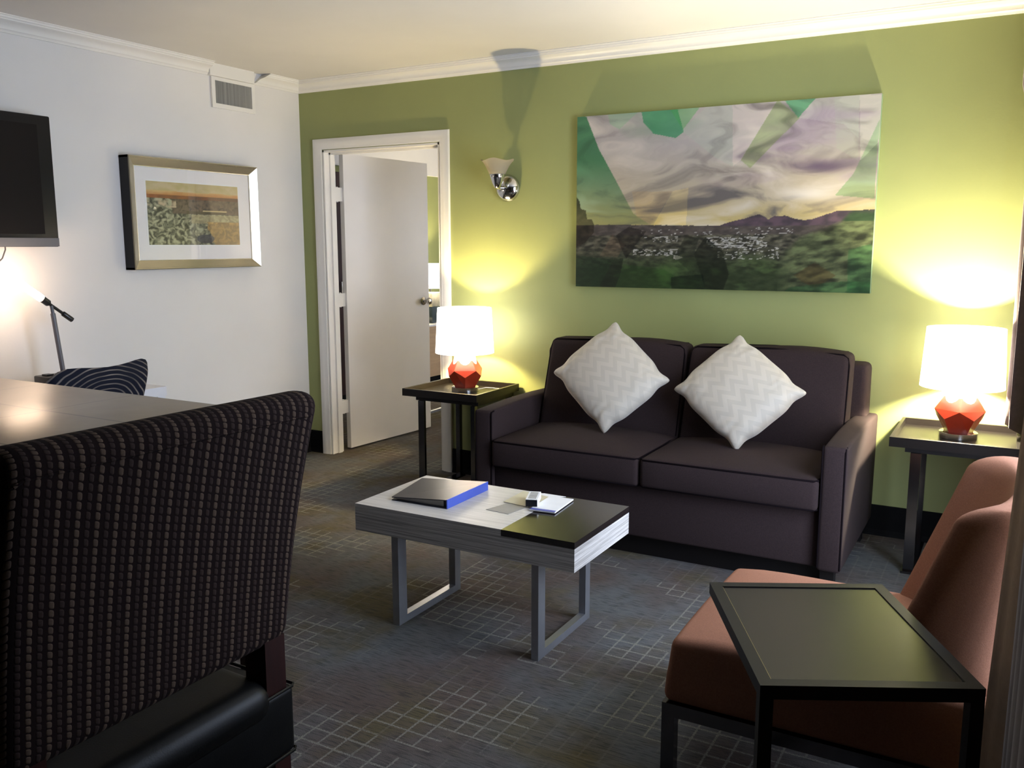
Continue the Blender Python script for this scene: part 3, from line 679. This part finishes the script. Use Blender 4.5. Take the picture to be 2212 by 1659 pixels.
# ------------------------------------------------------------------ coffee table
CT = thing('coffee_table', 'low coffee table in streaky pale grey laminate with a glossy dark end', 'coffee table', (2.535, -1.79, 0))
cx0, cx1, cy0, cy1 = 2.073, 2.997, -2.025, -1.553; XS = 2.716
obj('tabletop', B().box(cx0, XS, cy0, cy1, 0.346, 0.4505).box(XS, cx1, cy0, cy1, 0.346, 0.4275), 'laminate', CT)
obj('dark_panel', B().box(XS+.001, cx1+.0005, cy0-.0005, cy1, 0.4280, 0.4507), 'panel', CT)
for (a, c) in ((2.241, 2.271), (2.835, 2.862)):
    xm = (a+c)/2; hw = (c-a)/2; fr = obj('leg_frame', B().box(a, c, cy0+.002, cy0+.052, 0.0, 0.346).box(a, c, -1.640, -1.600, 0.0, 0.346).box(a, c, cy0+.052, -1.640, 0.0, 0.028).box(a, c, cy0+.052, -1.640, 0.322, 0.346), 'alu', CT)
ZT = 0.4508
bd = thing('ring_binder', 'dark ring binder with a bright blue spine lying on the coffee table', 'binder', (2.27, -1.78, ZT))
# thin fore edge at left, thick spine at right
q0, q1, q2, q3 = Vector((2.172, -1.925, 0)), Vector((2.418, -1.918, 0)), Vector((2.416, -1.622, 0)), Vector((2.112, -1.640, 0))
def slab(a, bb, z0, z1, tz0, tz1, inset=0):
    return None
b = B()
hs = [(q0, .014), (q1, .034), (q2, .034), (q3, .014)]
b.add([(p_.x, p_.y, ZT+h_-.0035) for p_, h_ in hs]+[(p_.x, p_.y, ZT+h_) for p_, h_ in hs], [(0,3,2,1),(4,5,6,7),(0,1,5,4),(1,2,6,5),(2,3,7,6),(3,0,4,7)])
obj('cover', b, 'navy', bd)
b = B(); b.add([(p_.x, p_.y, ZT+.0002) for p_, h_ in hs]+[(p_.x, p_.y, ZT+.0035) for p_, h_ in hs], [(0,3,2,1),(4,5,6,7),(0,1,5,4),(1,2,6,5),(2,3,7,6),(3,0,4,7)])
obj('cover', b, 'navy', bd)
b = B(); ins = [(Vector((2.19, -1.915, 0)), .010), (Vector((2.40, -1.908, 0)), .026), (Vector((2.40, -1.632, 0)), .026), (Vector((2.13, -1.648, 0)), .010)]
b.add([(p_.x, p_.y, ZT+.004) for p_, h_ in ins]+[(p_.x, p_.y, ZT+h_) for p_, h_ in ins], [(0,3,2,1),(4,5,6,7),(0,1,5,4),(1,2,6,5),(2,3,7,6),(3,0,4,7)])
obj('pages', b, 'grey_card', bd)
obj('spine', B().obox((2.420, -1.770, ZT+.0177), (0.0022, 0, 0), (-0.001, 0.1485, 0), (0, 0, 0.0175)), 'blue', bd)
def card(name, pts, z0, z1, m, label, cat):
    c = sum((Vector((p_[0], p_[1], z0)) for p_ in pts), Vector())/len(pts)
    b = B().prism(pts, lambda a, bb, t: (a, bb, t), z0, z1); return tag(obj(name, b, m, None, None, c), label, cat)
card('greeting_card', [(2.551, -1.853), (2.652, -1.862), (2.672, -1.735), (2.585, -1.725)], ZT, ZT+.0012, 'grey_card', 'grey card with a pale print lying on coffee table, nearest the binder', 'card')
card('leaflet', [(2.560, -1.738), (2.662, -1.752), (2.700, -1.600), (2.555, -1.572)], ZT+.0016, ZT+.0030, 'cream', 'cream leaflet under the little black-ended box on the coffee table', 'leaflet')
card('paper_sheet', [(2.600, -1.600), (2.700, -1.596), (2.735, -1.556), (2.640, -1.556)], ZT, ZT+.0012, 'paper', 'pale sheet of paper behind the little black-ended box on coffee table', 'paper')
np_ = thing('notepad', 'white notepad with a blue-printed edge over the dark end of the coffee table', 'notepad', (2.74, -1.69, ZT))
obj('pages', B().prism([(2.700, -1.790), (2.800, -1.780), (2.785, -1.592), (2.688, -1.600)], lambda a, bb, t: (a, bb, t), ZT+.0032, ZT+.0080), 'paper', np_)
obj('printed_edge', B().prism([(2.701, -1.790), (2.799, -1.780), (2.797, -1.762), (2.699, -1.771)], lambda a, bb, t: (a, bb, t), ZT+.0081, ZT+.0085), mat('blue_print', (0.10, 0.12, 0.42, 1), 0.5), np_)
bx = thing('remote_control', 'little pale box-shaped remote with a black end, on the cards', 'remote control', (2.67, -1.70, ZT+.0087))
e1 = Vector((-0.034, 0.090, 0)).normalized(); e2 = Vector((e1.y, -e1.x, 0))
c0 = Vector((2.672, -1.706, ZT+.0088))
obj('case', B().obox(c0+Vector((0, 0, .013)), e1*.055, e2*.022, (0, 0, .0128)), 'paper', bx)
obj('end_cap', B().obox(c0-e1*.0565+Vector((0, 0, .0125)), e1*.0015, e2*.0215, (0, 0, .0122)), 'bezel', bx)
for i in range(5): obj('button_row', B().obox(c0+e1*(.036-.018*i)+Vector((0, 0, .0262)), e1*.005, e2*.015, (0, 0, .0006)), 'grey_card', bx)

# ------------------------------------------------------------------ side tables and their lamps
def side_table(name, label, x0, x1, y0, y1):
    t = thing(name, label, 'side table', ((x0+x1)/2, (y0+y1)/2, 0), 'black tray-top side tables beside the sofa')
    zt, zb = 0.605, 0.563
    b = B().box(x0, x1, y0, y0+.014, zb, zt).box(x0, x1, y1-.014, y1, zb, zt).box(x0, x0+.014, y0+.014, y1-.014, zb, zt).box(x1-.014, x1, y0+.014, y1-.014, zb, zt)
    obj('tray_rim', b, 'tray', t)
    obj('tray_bottom', B().box(x0+.014, x1-.014, y0+.014, y1-.014, zb, 0.575), 'tray', t)
    a, w_ = 0.095, 0.016
    obj('apron', B().box(x0+.06, x1-.02, y0+.05, y1-.03, 0.535, 0.562), 'blackmetal', t)
    for (lx, ly, sx, sy) in ((x0+.105, y0+.045, .021, .008), (x1-.045, y0+.045, .014, .014), (x0+.105, y1-.045, .014, .014), (x1-.045, y1-.045, .014, .014)):
        obj('leg', B().box(lx-sx, lx+sx, ly-sy, ly+sy, 0.010, 0.535), 'steel', t)
    for lx in (x0+.105, x1-.045): obj('base_rail', B().box(lx-.028, lx+.028, y0+.02, y1-.02, 0, 0.010), 'steel', t)
    return t
side_table('side_table', 'black tray-top side table between the doorway and the sofa', 1.165, 1.668, -0.497, -0.018)
side_table('side_table', 'black tray-top side table between the sofa and the drapes', 3.772, 4.262, -0.525, -0.018)
def table_lamp(name, label, x, y, zb, rot, power, colr):
    t = thing(name, label, 'table lamp', (x, y, zb), 'faceted red table lamps')
    obj('lamp_base', B().lathe([(0.074, zb), (0.078, zb+.002), (0.078, zb+.027), (0.074, zb+.030), (0.01, zb+.030)], (x, y, 0), 40), 'chrome', t, 40)
    def ring(r, z, off): return [(x+r*math.cos(math.radians(rot+off+72*i)), y+r*math.sin(math.radians(rot+off+72*i)), z) for i in range(5)]
    vs = ring(.062, zb+.030, 0)+ring(.098, zb+.092, 0)+ring(.106, zb+.130, 36)+ring(.070, zb+.185, 36)
    fs = [tuple(reversed(range(5))), tuple(range(15, 20))]
    for i in range(5):
        j = (i+1) % 5; fs.append((i, j, 5+j, 10+i, 5+i)); h_ = (i-1) % 5; fs.append((5+i, 10+i, 15+i, 15+h_, 10+h_))
    obj('lamp_body', B().add(vs, fs), 'lampbody', t)
    obj('neck_or_glow', B().lathe([(0.070, zb+.152), (0.068, zb+.175), (0.063, zb+.20), (0.058, zb+.235), (0.050, zb+.245), (0.02, zb+.250)], (x, y, 0), 28, cap=False), 'neck_or_glow', t, 50)  # glowing cone standing in for bulb light on the body's top faces
    z0, z1, r0, r1 = zb+.228, zb+.487, 0.170, 0.156
    sh = obj('lamp_shade', B().lathe([(r0, z0), (r1, z1)], (x, y, 0), 64, cap=False), 'shade', t, 60)
    so = sh.modifiers.new('thickness', 'SOLIDIFY'); so.thickness = 0.0015
    b = B().tube([(x, y, zb+.25), (x, y, zb+.30)], 0.012, 12)
    for k in range(3):
        a = 2*PI*k/3; b.tube([(x, y, zb+.262), (x+r0*math.cos(a)*.985, y+r0*math.sin(a)*.985, z0+.012)], 0.002, 6)
    obj('socket', b, 'chrome', t, 60)
    bb = bulb('bulb', (x, y, zb+.352), power, colr, 0.028); bb.parent = t; bb.location = (0, 0, 0.352)
    return t
tl = table_lamp('table_lamp', 'lit table lamp with faceted red base by the doorway', 1.437, -0.25, 0.5752, -57, LAMP_L, (1.0, 0.78, 0.38))
obj('power_cord', B().tube([(1.50, -0.20, .585), (1.53, -0.17, .592), (1.56, -0.13, .586), (1.58, -0.10, .579), (1.62, -0.06, .580)], 0.0022, 6), 'paper', tl, 60)
table_lamp('table_lamp', 'brighter lit table lamp with faceted red base beside the drapes', 4.022, -0.25, 0.5752, -123.6, LAMP_R, (1.0, 0.88, 0.62))

# ------------------------------------------------------------------ drapes
def drape(name, label, fn, ny, nz, m, parent=None):
    b = B(); b.grid(ny, nz, fn); vin = len(b.v); o = obj(name, b, m, parent, 80, None if parent else fn(0.5, 0.0))
    so = o.modifiers.new('thickness', 'SOLIDIFY'); so.thickness = 0.004; so.offset = 0
    if label: tag(o, label, 'curtain')
    return o
def far_drape(u, v):
    z = 0.02+v*2.36; y = -0.035-0.40*u if z > .65 else -0.02-0.14*u
    k = clamp((z-.57)/.10); y = (-0.03-0.13*u)*(1-k)+(-0.04-0.39*u)*k
    amp = 0.022+0.012*k; xe = 4.335*(1-k)+(4.232-0.020*clamp((z-1.2)*1.2)*0+0.0*k)*k
    if z > 1.95: xe -= 0.05*clamp((z-1.95)/.12)*(1-u)
    return Vector((xe+0.015*k*clamp((z-1.0)/.4)*0+amp*math.sin(u*2*PI*3.5+0.6), y, z))
drape('curtain', 'dark mauve drape gathered in the corner behind the right-hand lamp', far_drape, 60, 40, 'curtain')
nd = thing('curtain', 'dark drape with beige lining edge hanging beside the small black table, at the right edge', 'curtain', (4.30, -3.2, 0.02))
def nr(u, v):
    z = 0.02+v*2.36; y = -2.655-1.1*u; xe = 4.266+0.012*clamp(z/2)
    return Vector((xe+0.020*math.sin(u*2*PI*5-1.5), y, z))
def nl(u, v):
    z = 0.02+v*2.36; y = -2.50-0.16*u
    zz = clamp((z-.44)/.60, -0.8, 3); xe = 4.212+0.022*zz
    return Vector((xe+0.050*u+0.004*math.sin(u*PI*3), y, z))
o_ = drape('drape_panel', None, nr, 70, 12, 'curtain', nd); o2 = drape('lining', None, nl, 14, 16, 'lining', nd); o2['label'] = 'beige lining edge'
ct = tag(obj('curtain_track', B().box(4.255, 4.295, -3.9, -0.45, 2.39, 2.43).box(4.268, 4.282, -3.8, -3.78, 2.43, 2.47).box(4.268, 4.282, -0.6, -0.58, 2.43, 2.47), 'trim', None, None, (4.27, -2.2, 2.41)), 'white curtain track under the ceiling along the glazed door', 'curtain track')

# ------------------------------------------------------------------ armchair
AC = thing('armchair', 'armless orange upholstered lounge chair on dark legs at the right, behind the small table', 'armchair', (3.85, -2.11, 0))
ax0, ay0, ay1 = 3.452, -2.425, -1.805; acy = (ay0+ay1)/2; ah = (ay1-ay0)/2
def seatw(p):
    t = clamp((p.x-ax0)/0.62); a = clamp(1-abs((p.y-acy)/ah)**2.2)
    x = p.x+0.020*clamp((p.z-.24)/.16)*clamp(1-t*3)   # front leans back towards the top
    z = p.z
    if z > .30: z += 0.032*a*clamp(t*2.2+.25)*clamp(1.3-t*.8)-0.012*(1-clamp(t*5))
    return (x, p.y, z)
obj('seat', B().rbox(((ax0+4.30)/2, acy, 0.300), ((4.30-ax0)/2, ah, 0.097), 0.024, 4, (10, 10, 3), seatw), 'orange', AC, 60)
sec = [(0, -1.0), (.07, -1.0), (.13, -.93), (.165, -.6), (.18, 0), (.165, .6), (.13, .93), (.07, 1.0), (0, 1.0), (-.012, .93), (.005, .86), (.055, .70), (.085, .35), (.09, 0), (.085, -.35), (.055, -.70), (.005, -.86), (-.012, -.93)]
for _ in range(2):
    q_ = []
    for i in range(len(sec)):
        (a, b_), (c_, d_) = sec[i], sec[(i+1) % len(sec)]; q_ += [(a*.75+c_*.25, b_*.75+d_*.25), (a*.25+c_*.75, b_*.25+d_*.75)]
    sec = q_
def ac_mesh():
    nv = 18; b = B(); vs = []; nl_ = len(sec)
    for j in range(nv+1):
        if j < 12: z = 0.25+0.55*j/11; f_ = 1.0
        else: q = (j-11)/(nv-11); z = 0.80+0.045*math.sin(q*PI/2); f_ = math.cos(q*PI/2)
        lean = 3.985+(z-.42)*.37
        kd = (4.335-lean-.06)/.12; cx_ = lean+.06+.04*kd
        for (a, y_) in sec: aa = lean+.06+(a-.06)*(kd if a > .06 else 1); vs.append(Vector((cx_+(aa-cx_)*(.3+.7*f_), acy+ah*.99*y_*(.94+.06*f_), z)))
    fs = [(j*nl_+i, j*nl_+(i+1) % nl_, (j+1)*nl_+(i+1) % nl_, (j+1)*nl_+i) for j in range(nv) for i in range(nl_)]
    fs += [tuple(reversed(range(nl_))), tuple(range(nv*nl_, (nv+1)*nl_))]
    return b.add(vs, fs)
obj('backrest', ac_mesh(), 'orange', AC, 70)
obj('base_frame', B().box(ax0, 4.32, ay0, ay0+.03, 0.165, 0.202).box(ax0, 4.32, ay1-.03, ay1, 0.165, 0.202).box(ax0, ax0+.03, ay0+.03, ay1-.03, 0.165, 0.202).box(4.29, 4.32, ay0+.03, ay1-.03, 0.165, 0.202), 'steel', AC)
for (x, y) in ((ax0, ay0), (ax0, ay1-.034), (4.284, ay0), (4.284, ay1-.034)): obj('leg', B().box(x, x+.036, y, y+.034, 0, 0.165), 'steel', AC)

# ------------------------------------------------------------------ small black C-shaped table at the right
P0, P1, P2, P3 = Vector((3.598, -2.515, 0)), Vector((3.969, -2.323, 0)), Vector((4.208, -2.781, 0)), Vector((3.838, -2.976, 0))
c = (P0+P1+P2+P3)/4; ex = ((P1-P0)+(P2-P3))/4; ey = ((P0-P3)+(P1-P2))/4; exn, eyn = ex.normalized(), ey.normalized(); hx, hy = ex.length, ey.length
NTb = thing('end_table', 'small black table with dark glossy top pulled over the orange chair seat', 'side table', (c.x, c.y, 0))
def ob(b, a0, a1, b0, b1, z0, z1): return b.obox(c+exn*((a0+a1)/2)+eyn*((b0+b1)/2)+Vector((0, 0, (z0+z1)/2)), exn*((a1-a0)/2), eyn*((b1-b0)/2), (0, 0, (z1-z0)/2))
rw = 0.026; b = B()
ob(b, -hx, hx, -hy, -hy+rw, .572, .600); ob(b, -hx, hx, hy-rw, hy, .572, .600); ob(b, -hx, -hx+rw, -hy+rw, hy-rw, .572, .600); ob(b, hx-rw, hx, -hy+rw, hy-rw, .572, .600)
obj('top_frame', b, 'blackmetal', NTb)
obj('top_panel', ob(B(), -hx+rw, hx-rw, -hy+rw, hy-rw, .580, .5975), 'panel_soft', NTb)
b = B(); g = 0.0016
ob(b, -hx+rw, -hx+rw+g, -hy+rw, hy-rw, .5975, .5982)
obj('edge_line', b, 'gold', NTb)
for sx in (-1, 1):
    x0, x1 = (-hx, -hx+rw) if sx < 0 else (hx-rw, hx)
    obj('leg', ob(B(), x0, x1, -hy, -hy+rw, .026, .572), 'blackmetal', NTb)
    obj('base_rail', ob(B(), x0, x1, -hy, hy*.55, 0, .026), 'blackmetal', NTb)
obj('base_rail', ob(B(), -hx+rw, hx-rw, -hy, -hy+rw, 0, .026), 'blackmetal', NTb)

# ------------------------------------------------------------------ tiled high table and its chair (foreground left)
DT = thing('dining_table', 'high table with a brown tiled top behind the foreground chair', 'dining table', (1.45, -3.05, 0))
tx0, tx1, tyA, tyB = 0.60, 2.30, -2.535, -3.60
ox = Vector((1.45, -3.05, 0))
o_ = obj('tabletop', B().box(tx0, tx1, tyB, tyA, 0.865, 0.900, 0.006), 'tiles', None, 40, (0.489, -2.888, 0.9)); o_.parent = DT; o_.location = Vector((0.489, -2.888, 0.9))-Vector((1.45, -3.05, 0))
obj('apron', B().box(tx0+.08, tx1-.08, tyA-.11, tyA-.09, 0.78, 0.865).box(tx0+.08, tx1-.08, tyB+.09, tyB+.11, 0.78, 0.865).box(tx0+.08, tx0+.10, tyB+.11, tyA-.11, 0.78, 0.865).box(tx1-.10, tx1-.08, tyB+.11, tyA-.11, 0.78, 0.865), 'wood', DT)
for x in (tx0+.08, tx1-.15):
    for y in (tyB+.09, tyA-.16): obj('leg', B().box(x, x+.07, y, y+.07, 0, 0.78 if False else 0.865), 'wood', DT)

CH = thing('dining_chair', 'high-backed chair in brown dashed upholstery with black leather seat, large in the foreground', 'chair', (2.72, -3.54, 0))
byc = -3.570; bz0, bz1 = 0.600, 1.140
def bw(p):
    t = clamp((p.z-bz0)/(bz1-bz0), 0, 1.05)
    y = byc+(p.y-byc)*(0.955+0.045*t); x = p.x-0.062+0.105*t-0.012*math.sin(t*PI)
    z = p.z+0.006*t*(-(p.y-byc))*1.2
    return (x, y, z)
bk = obj('backrest', B().rbox((2.945, byc, (bz0+bz1)/2), (0.046, 0.326, (bz1-bz0)/2), 0.040, 5, (2, 16, 14), bw), 'woven', CH, 60)
def edge_pt(y, z, x=3.000): return bw(Vector((x, y, z)))
seam = [edge_pt(byc+.290, bz1-.047, 2.9900), edge_pt(byc+.270, bz1-.045, 2.9900), edge_pt(byc, bz1-.044, 2.9900), edge_pt(byc-.290, bz1-.045, 2.9900), edge_pt(byc-.304, bz1-.052, 2.9900)]
obj('seam_piping', B().tube(seam, 0.0032, 6), 'woven', bk, 60)
cs = (3.000, -3.342); hwid = 0.20
for yy in (byc+.235, byc-.29): obj('back_post', B().box(2.868, 2.926, yy, yy+.055, 0.49, 0.620), 'wood', CH)
obj('seat', B().rbox((2.675, byc, 0.425), (0.255, 0.310, 0.075), 0.014, 3, (4, 4, 1)), 'leather', CH, 50)
obj('seat_cushion', B().rbox((2.670, byc-.01, 0.487), (0.270, 0.262, 0.046), 0.044, 5, (6, 6, 1), lambda p: (p.x, p.y, p.z+.012*clamp(1-((p.x-2.75)/.26)**2))), 'leather', CH, 60)
for z in (0.499, 0.353): obj('seat_piping', B().tube([(2.43, byc+.311, z), (2.925, byc+.311, z), (2.931, byc+.302, z), (2.931, byc-.302, z), (2.925, byc-.311, z), (2.43, byc-.311, z)], 0.0035, 6), 'leather', CH, 60)
for x in (2.44, 2.875):
    for y in (byc-.300, byc+.255): obj('leg', B().box(x, x+.045, y, y+.045, 0, 0.35), 'wood', CH)
for y in (byc-.288, byc+.268): obj('stretcher', B().box(2.485, 2.875, y, y+.02, 0.16, 0.19), 'wood', CH)

# ------------------------------------------------------------------ desk, desk lamp, desk chair
DK = thing('desk', 'white laminate desk along the white wall under the television', 'desk', (0.31, -2.4, 0))
dx1, dyn, dys = 0.598, -1.66, -3.35
obj('desktop', B().box(0.004, dx1, dys, dyn, 0.690, 0.735), 'deskwhite', DK)
for (x, y) in ((0.01, dyn-.05), (dx1-.05, dyn-.05), (0.01, dys+.01), (dx1-.05, dys+.01)): obj('leg', B().box(x, x+.045, y, y+.045, 0, 0.69), 'deskwhite', DK)
lx, ly, lz = 0.20, -1.985, 0.7355
DLm = thing('desk_lamp', 'lit tube desk lamp with black swing arm on white desk', 'desk lamp', (lx, ly, lz))
obj('lamp_base', B().box(lx-.06, lx+.06, ly-.062, ly+.068, lz, lz+.068, 0.006), 'black', DLm, 40)
obj('switch', B().box(lx-.02, lx+.02, ly-.045, ly-.01, lz+.0682, lz+.076), 'bezel', DLm)
obj('post', B().tube([(lx, -1.932, lz+.066), (lx, -1.962, 1.098)], 0.0115, 12).tube([(lx, -1.962, 1.096), (lx, -1.966, 1.136)], 0.008, 12), 'greyplastic', DLm, 50)
a0, a1 = Vector((lx, -1.862, 1.058)), Vector((lx, -2.330, 1.412)); dr = (a1-a0).normalized(); Lt = (a1-a0).length
pt = lambda s_: a0+dr*s_
obj('arm', B().tube([pt(0), pt(.004), pt(.060), pt(.064)], [.004, .0125, .0125, .008], 14).tube([pt(.062), pt(.145)], 0.0075, 12).tube([pt(.140), pt(.150), pt(.186), pt(.190)], [.008, .0165, .0165, .010], 14), 'black', DLm, 50)
obj('arm_end', B().tube([pt(.4335), pt(.438), pt(.53)], [.012, .018, .018], 14), 'black', DLm, 50)
obj('tube_bulb', B().tube([pt(.189), pt(.436)], 0.0175, 14), 'tube', DLm, 60)

ZC = thing('desk_chair', 'navy zebra-striped desk chair between the desk and tiled table', 'chair', (0.80, -2.12, 0))
zx = 0.80
prof_t = [(-2.43, 0.80), (-2.425, 0.84), (-2.40, 0.880), (-2.36, 0.907), (-2.32, 0.916), (-2.27, 0.914), (-2.20, 0.907), (-2.137, 0.903), (-2.08, 0.905), (-2.03, 0.910), (-1.985, 0.9165), (-1.955, 0.918), (-1.935, 0.912), (-1.924, 0.898), (-1.922, 0.875), (-1.935, 0.845)]
def zb():
    b = B(); bot = 0.62; n_ = len(prof_t)
    def xo(y, z): return zx+0.025*((y+2.17)/.25)**2*-1+0.10*(z-.62)
    rows_ = 8; grid = {}
    for side in (0, 1):
        for j in range(rows_+1):
            for i, (y, z) in enumerate(prof_t):
                f_ = j/rows_; zz = bot+(z-bot)*f_; yb = -2.17+(y+2.17)*(.70+.30*f_)
                th = 0.026*(1-.85*(f_**10))*(1-.8*(abs(i-(n_-1)/2)/((n_-1)/2))**8)
                grid[(side, j, i)] = len(b.v); b.v.append(Vector((xo(yb, zz)+(th if side else -th), yb, zz)))
    for side in (0, 1):
        for j in range(rows_):
            for i in range(n_-1): b.f.append((grid[side, j, i], grid[side, j, i+1], grid[side, j+1, i+1], grid[side, j+1, i]))
    for j in range(rows_):
        for i in (0, n_-1): b.f.append((grid[0, j, i], grid[1, j, i], grid[1, j+1, i], grid[0, j+1, i]))
    for i in range(n_-1):
        for j in (0, rows_): b.f.append((grid[0, j, i], grid[1, j, i], grid[1, j, i+1], grid[0, j, i+1]))
    return b
obj('backrest', zb(), 'zebra', ZC, 60)
obj('seat', B().rbox((0.62, -2.12, 0.44), (0.24, 0.23, 0.045), 0.035, 4, (4, 4, 1)), 'zebra', ZC, 60)
obj('back_support', B().tube([(0.76, -2.12, 0.42), (0.845, -2.12, 0.46), (0.858, -2.12, 0.60), (0.845, -2.12, 0.70)], 0.014, 10), 'blackmetal', ZC, 60)
obj('pedestal', B().tube([(0.64, -2.12, 0.07), (0.64, -2.12, 0.40)], 0.028, 16), 'blackmetal', ZC, 60)
for k in range(5):
    a = 2*PI*k/5+.3; ca, sa = math.cos(a), math.sin(a)
    obj('base_arm', B().tube([(0.64, -2.12, 0.10), (0.64+.24*ca, -2.12+.24*sa, 0.075)], [0.022, 0.014], 10), 'blackmetal', ZC, 60)
    obj('caster', B().tube([(0.64+.24*ca-.012*sa, -2.12+.24*sa+.012*ca, 0.0305), (0.64+.24*ca+.012*sa, -2.12+.24*sa-.012*ca, 0.0305)], 0.030, 16), 'blackmetal', ZC, 60)

# ------------------------------------------------------------------ bedroom furniture, partly seen through the door, partly added for the light
def bedside(nx, ly_, label1, label2, mirror):
    sx = -1 if mirror else 1
    X = lambda a: nx+sx*a
    def bx_(a0, a1, *r): return B().box(min(X(a0), X(a1)), max(X(a0), X(a1)), *r)
    NS = thing('nightstand', label1, 'nightstand', (nx+sx*.24, ly_, 0), 'bedroom nightstands')
    obj('carcass', bx_(0.02, 0.495, ly_-.42, ly_+.53, 0.06, 0.585), 'beech', NS)
    obj('top', bx_(0.005, 0.505, ly_-.43, ly_+.54, 0.585, 0.603), 'deskwhite', NS)
    obj('plinth', bx_(0.05, 0.47, ly_-.39, ly_+.50, 0, 0.06), 'base', NS)
    bxx, byy = nx+sx*.335, ly_
    BL = thing('bedside_lamp', label2, 'table lamp', (bxx, byy, 0.6032), 'bedroom lamps')
    obj('lamp_base', B().box(bxx-.075, bxx+.075, byy-.075, byy+.075, .6035, .775, 0.006), 'darkglass', BL, 40)
    obj('lamp_body', B().box(bxx-.075, bxx+.075, byy-.075, byy+.075, .7755, .925, 0.006), 'mercury', BL, 40)
    obj('neck_or_glow', B().tube([(bxx, byy, .925), (bxx, byy, 1.03)], 0.012, 12), 'chrome', BL, 60)
    sh = obj('lamp_shade', B().lathe([(0.20, .972), (0.19, 1.225)], (bxx, byy, 0), 48, cap=False), 'shade', BL, 60)
    sh.modifiers.new('thickness', 'SOLIDIFY').thickness = 0.0015
    bb = bulb('bulb', (0, 0, 0), LAMP_B*(1.05 if mirror else 0.7), (1.0, 0.82, 0.50), 0.03); bb.parent = BL; bb.location = (0, 0, 0.50)
bedside(-1.55, 3.22, 'pale beech nightstand seen through the open door', 'lit lamp with a square two-tone glass body on the nightstand', False)
bedside(2.60, 2.0, 'unseen beech nightstand added under the lamp that lights the open door', 'unseen two-tone glass lamp added to light the open door', True)  # out-of-view pair, added for warm light on the door leaf

WD = thing('added_wardrobe', 'dark wardrobe put in to darken the gap at the hinge side of the open door', 'added_wardrobe', (-1.25, 1.6, 0))  # made-up closet, placed so the hinge-side gap looks dark
obj('carcass', B().box(-1.53, -1.02, 0.75, 2.40, 0.08, 2.05), 'wood', WD)
obj('plinth', B().box(-1.50, -1.06, 0.78, 2.37, 0, 0.08), 'base', WD)
for y0_ in (0.76, 1.58):
    dd_ = obj('wardrobe_door', B().box(-1.019, -1.000, y0_, y0_+.81, 0.09, 2.04), 'wood', WD)
    yy_ = y0_+.77 if y0_ < 1 else y0_+.04
    obj('handle', B().tube([(-0.985, yy_, 0.95), (-0.985, yy_, 1.10)], 0.006, 8), 'chrome', dd_, 60)
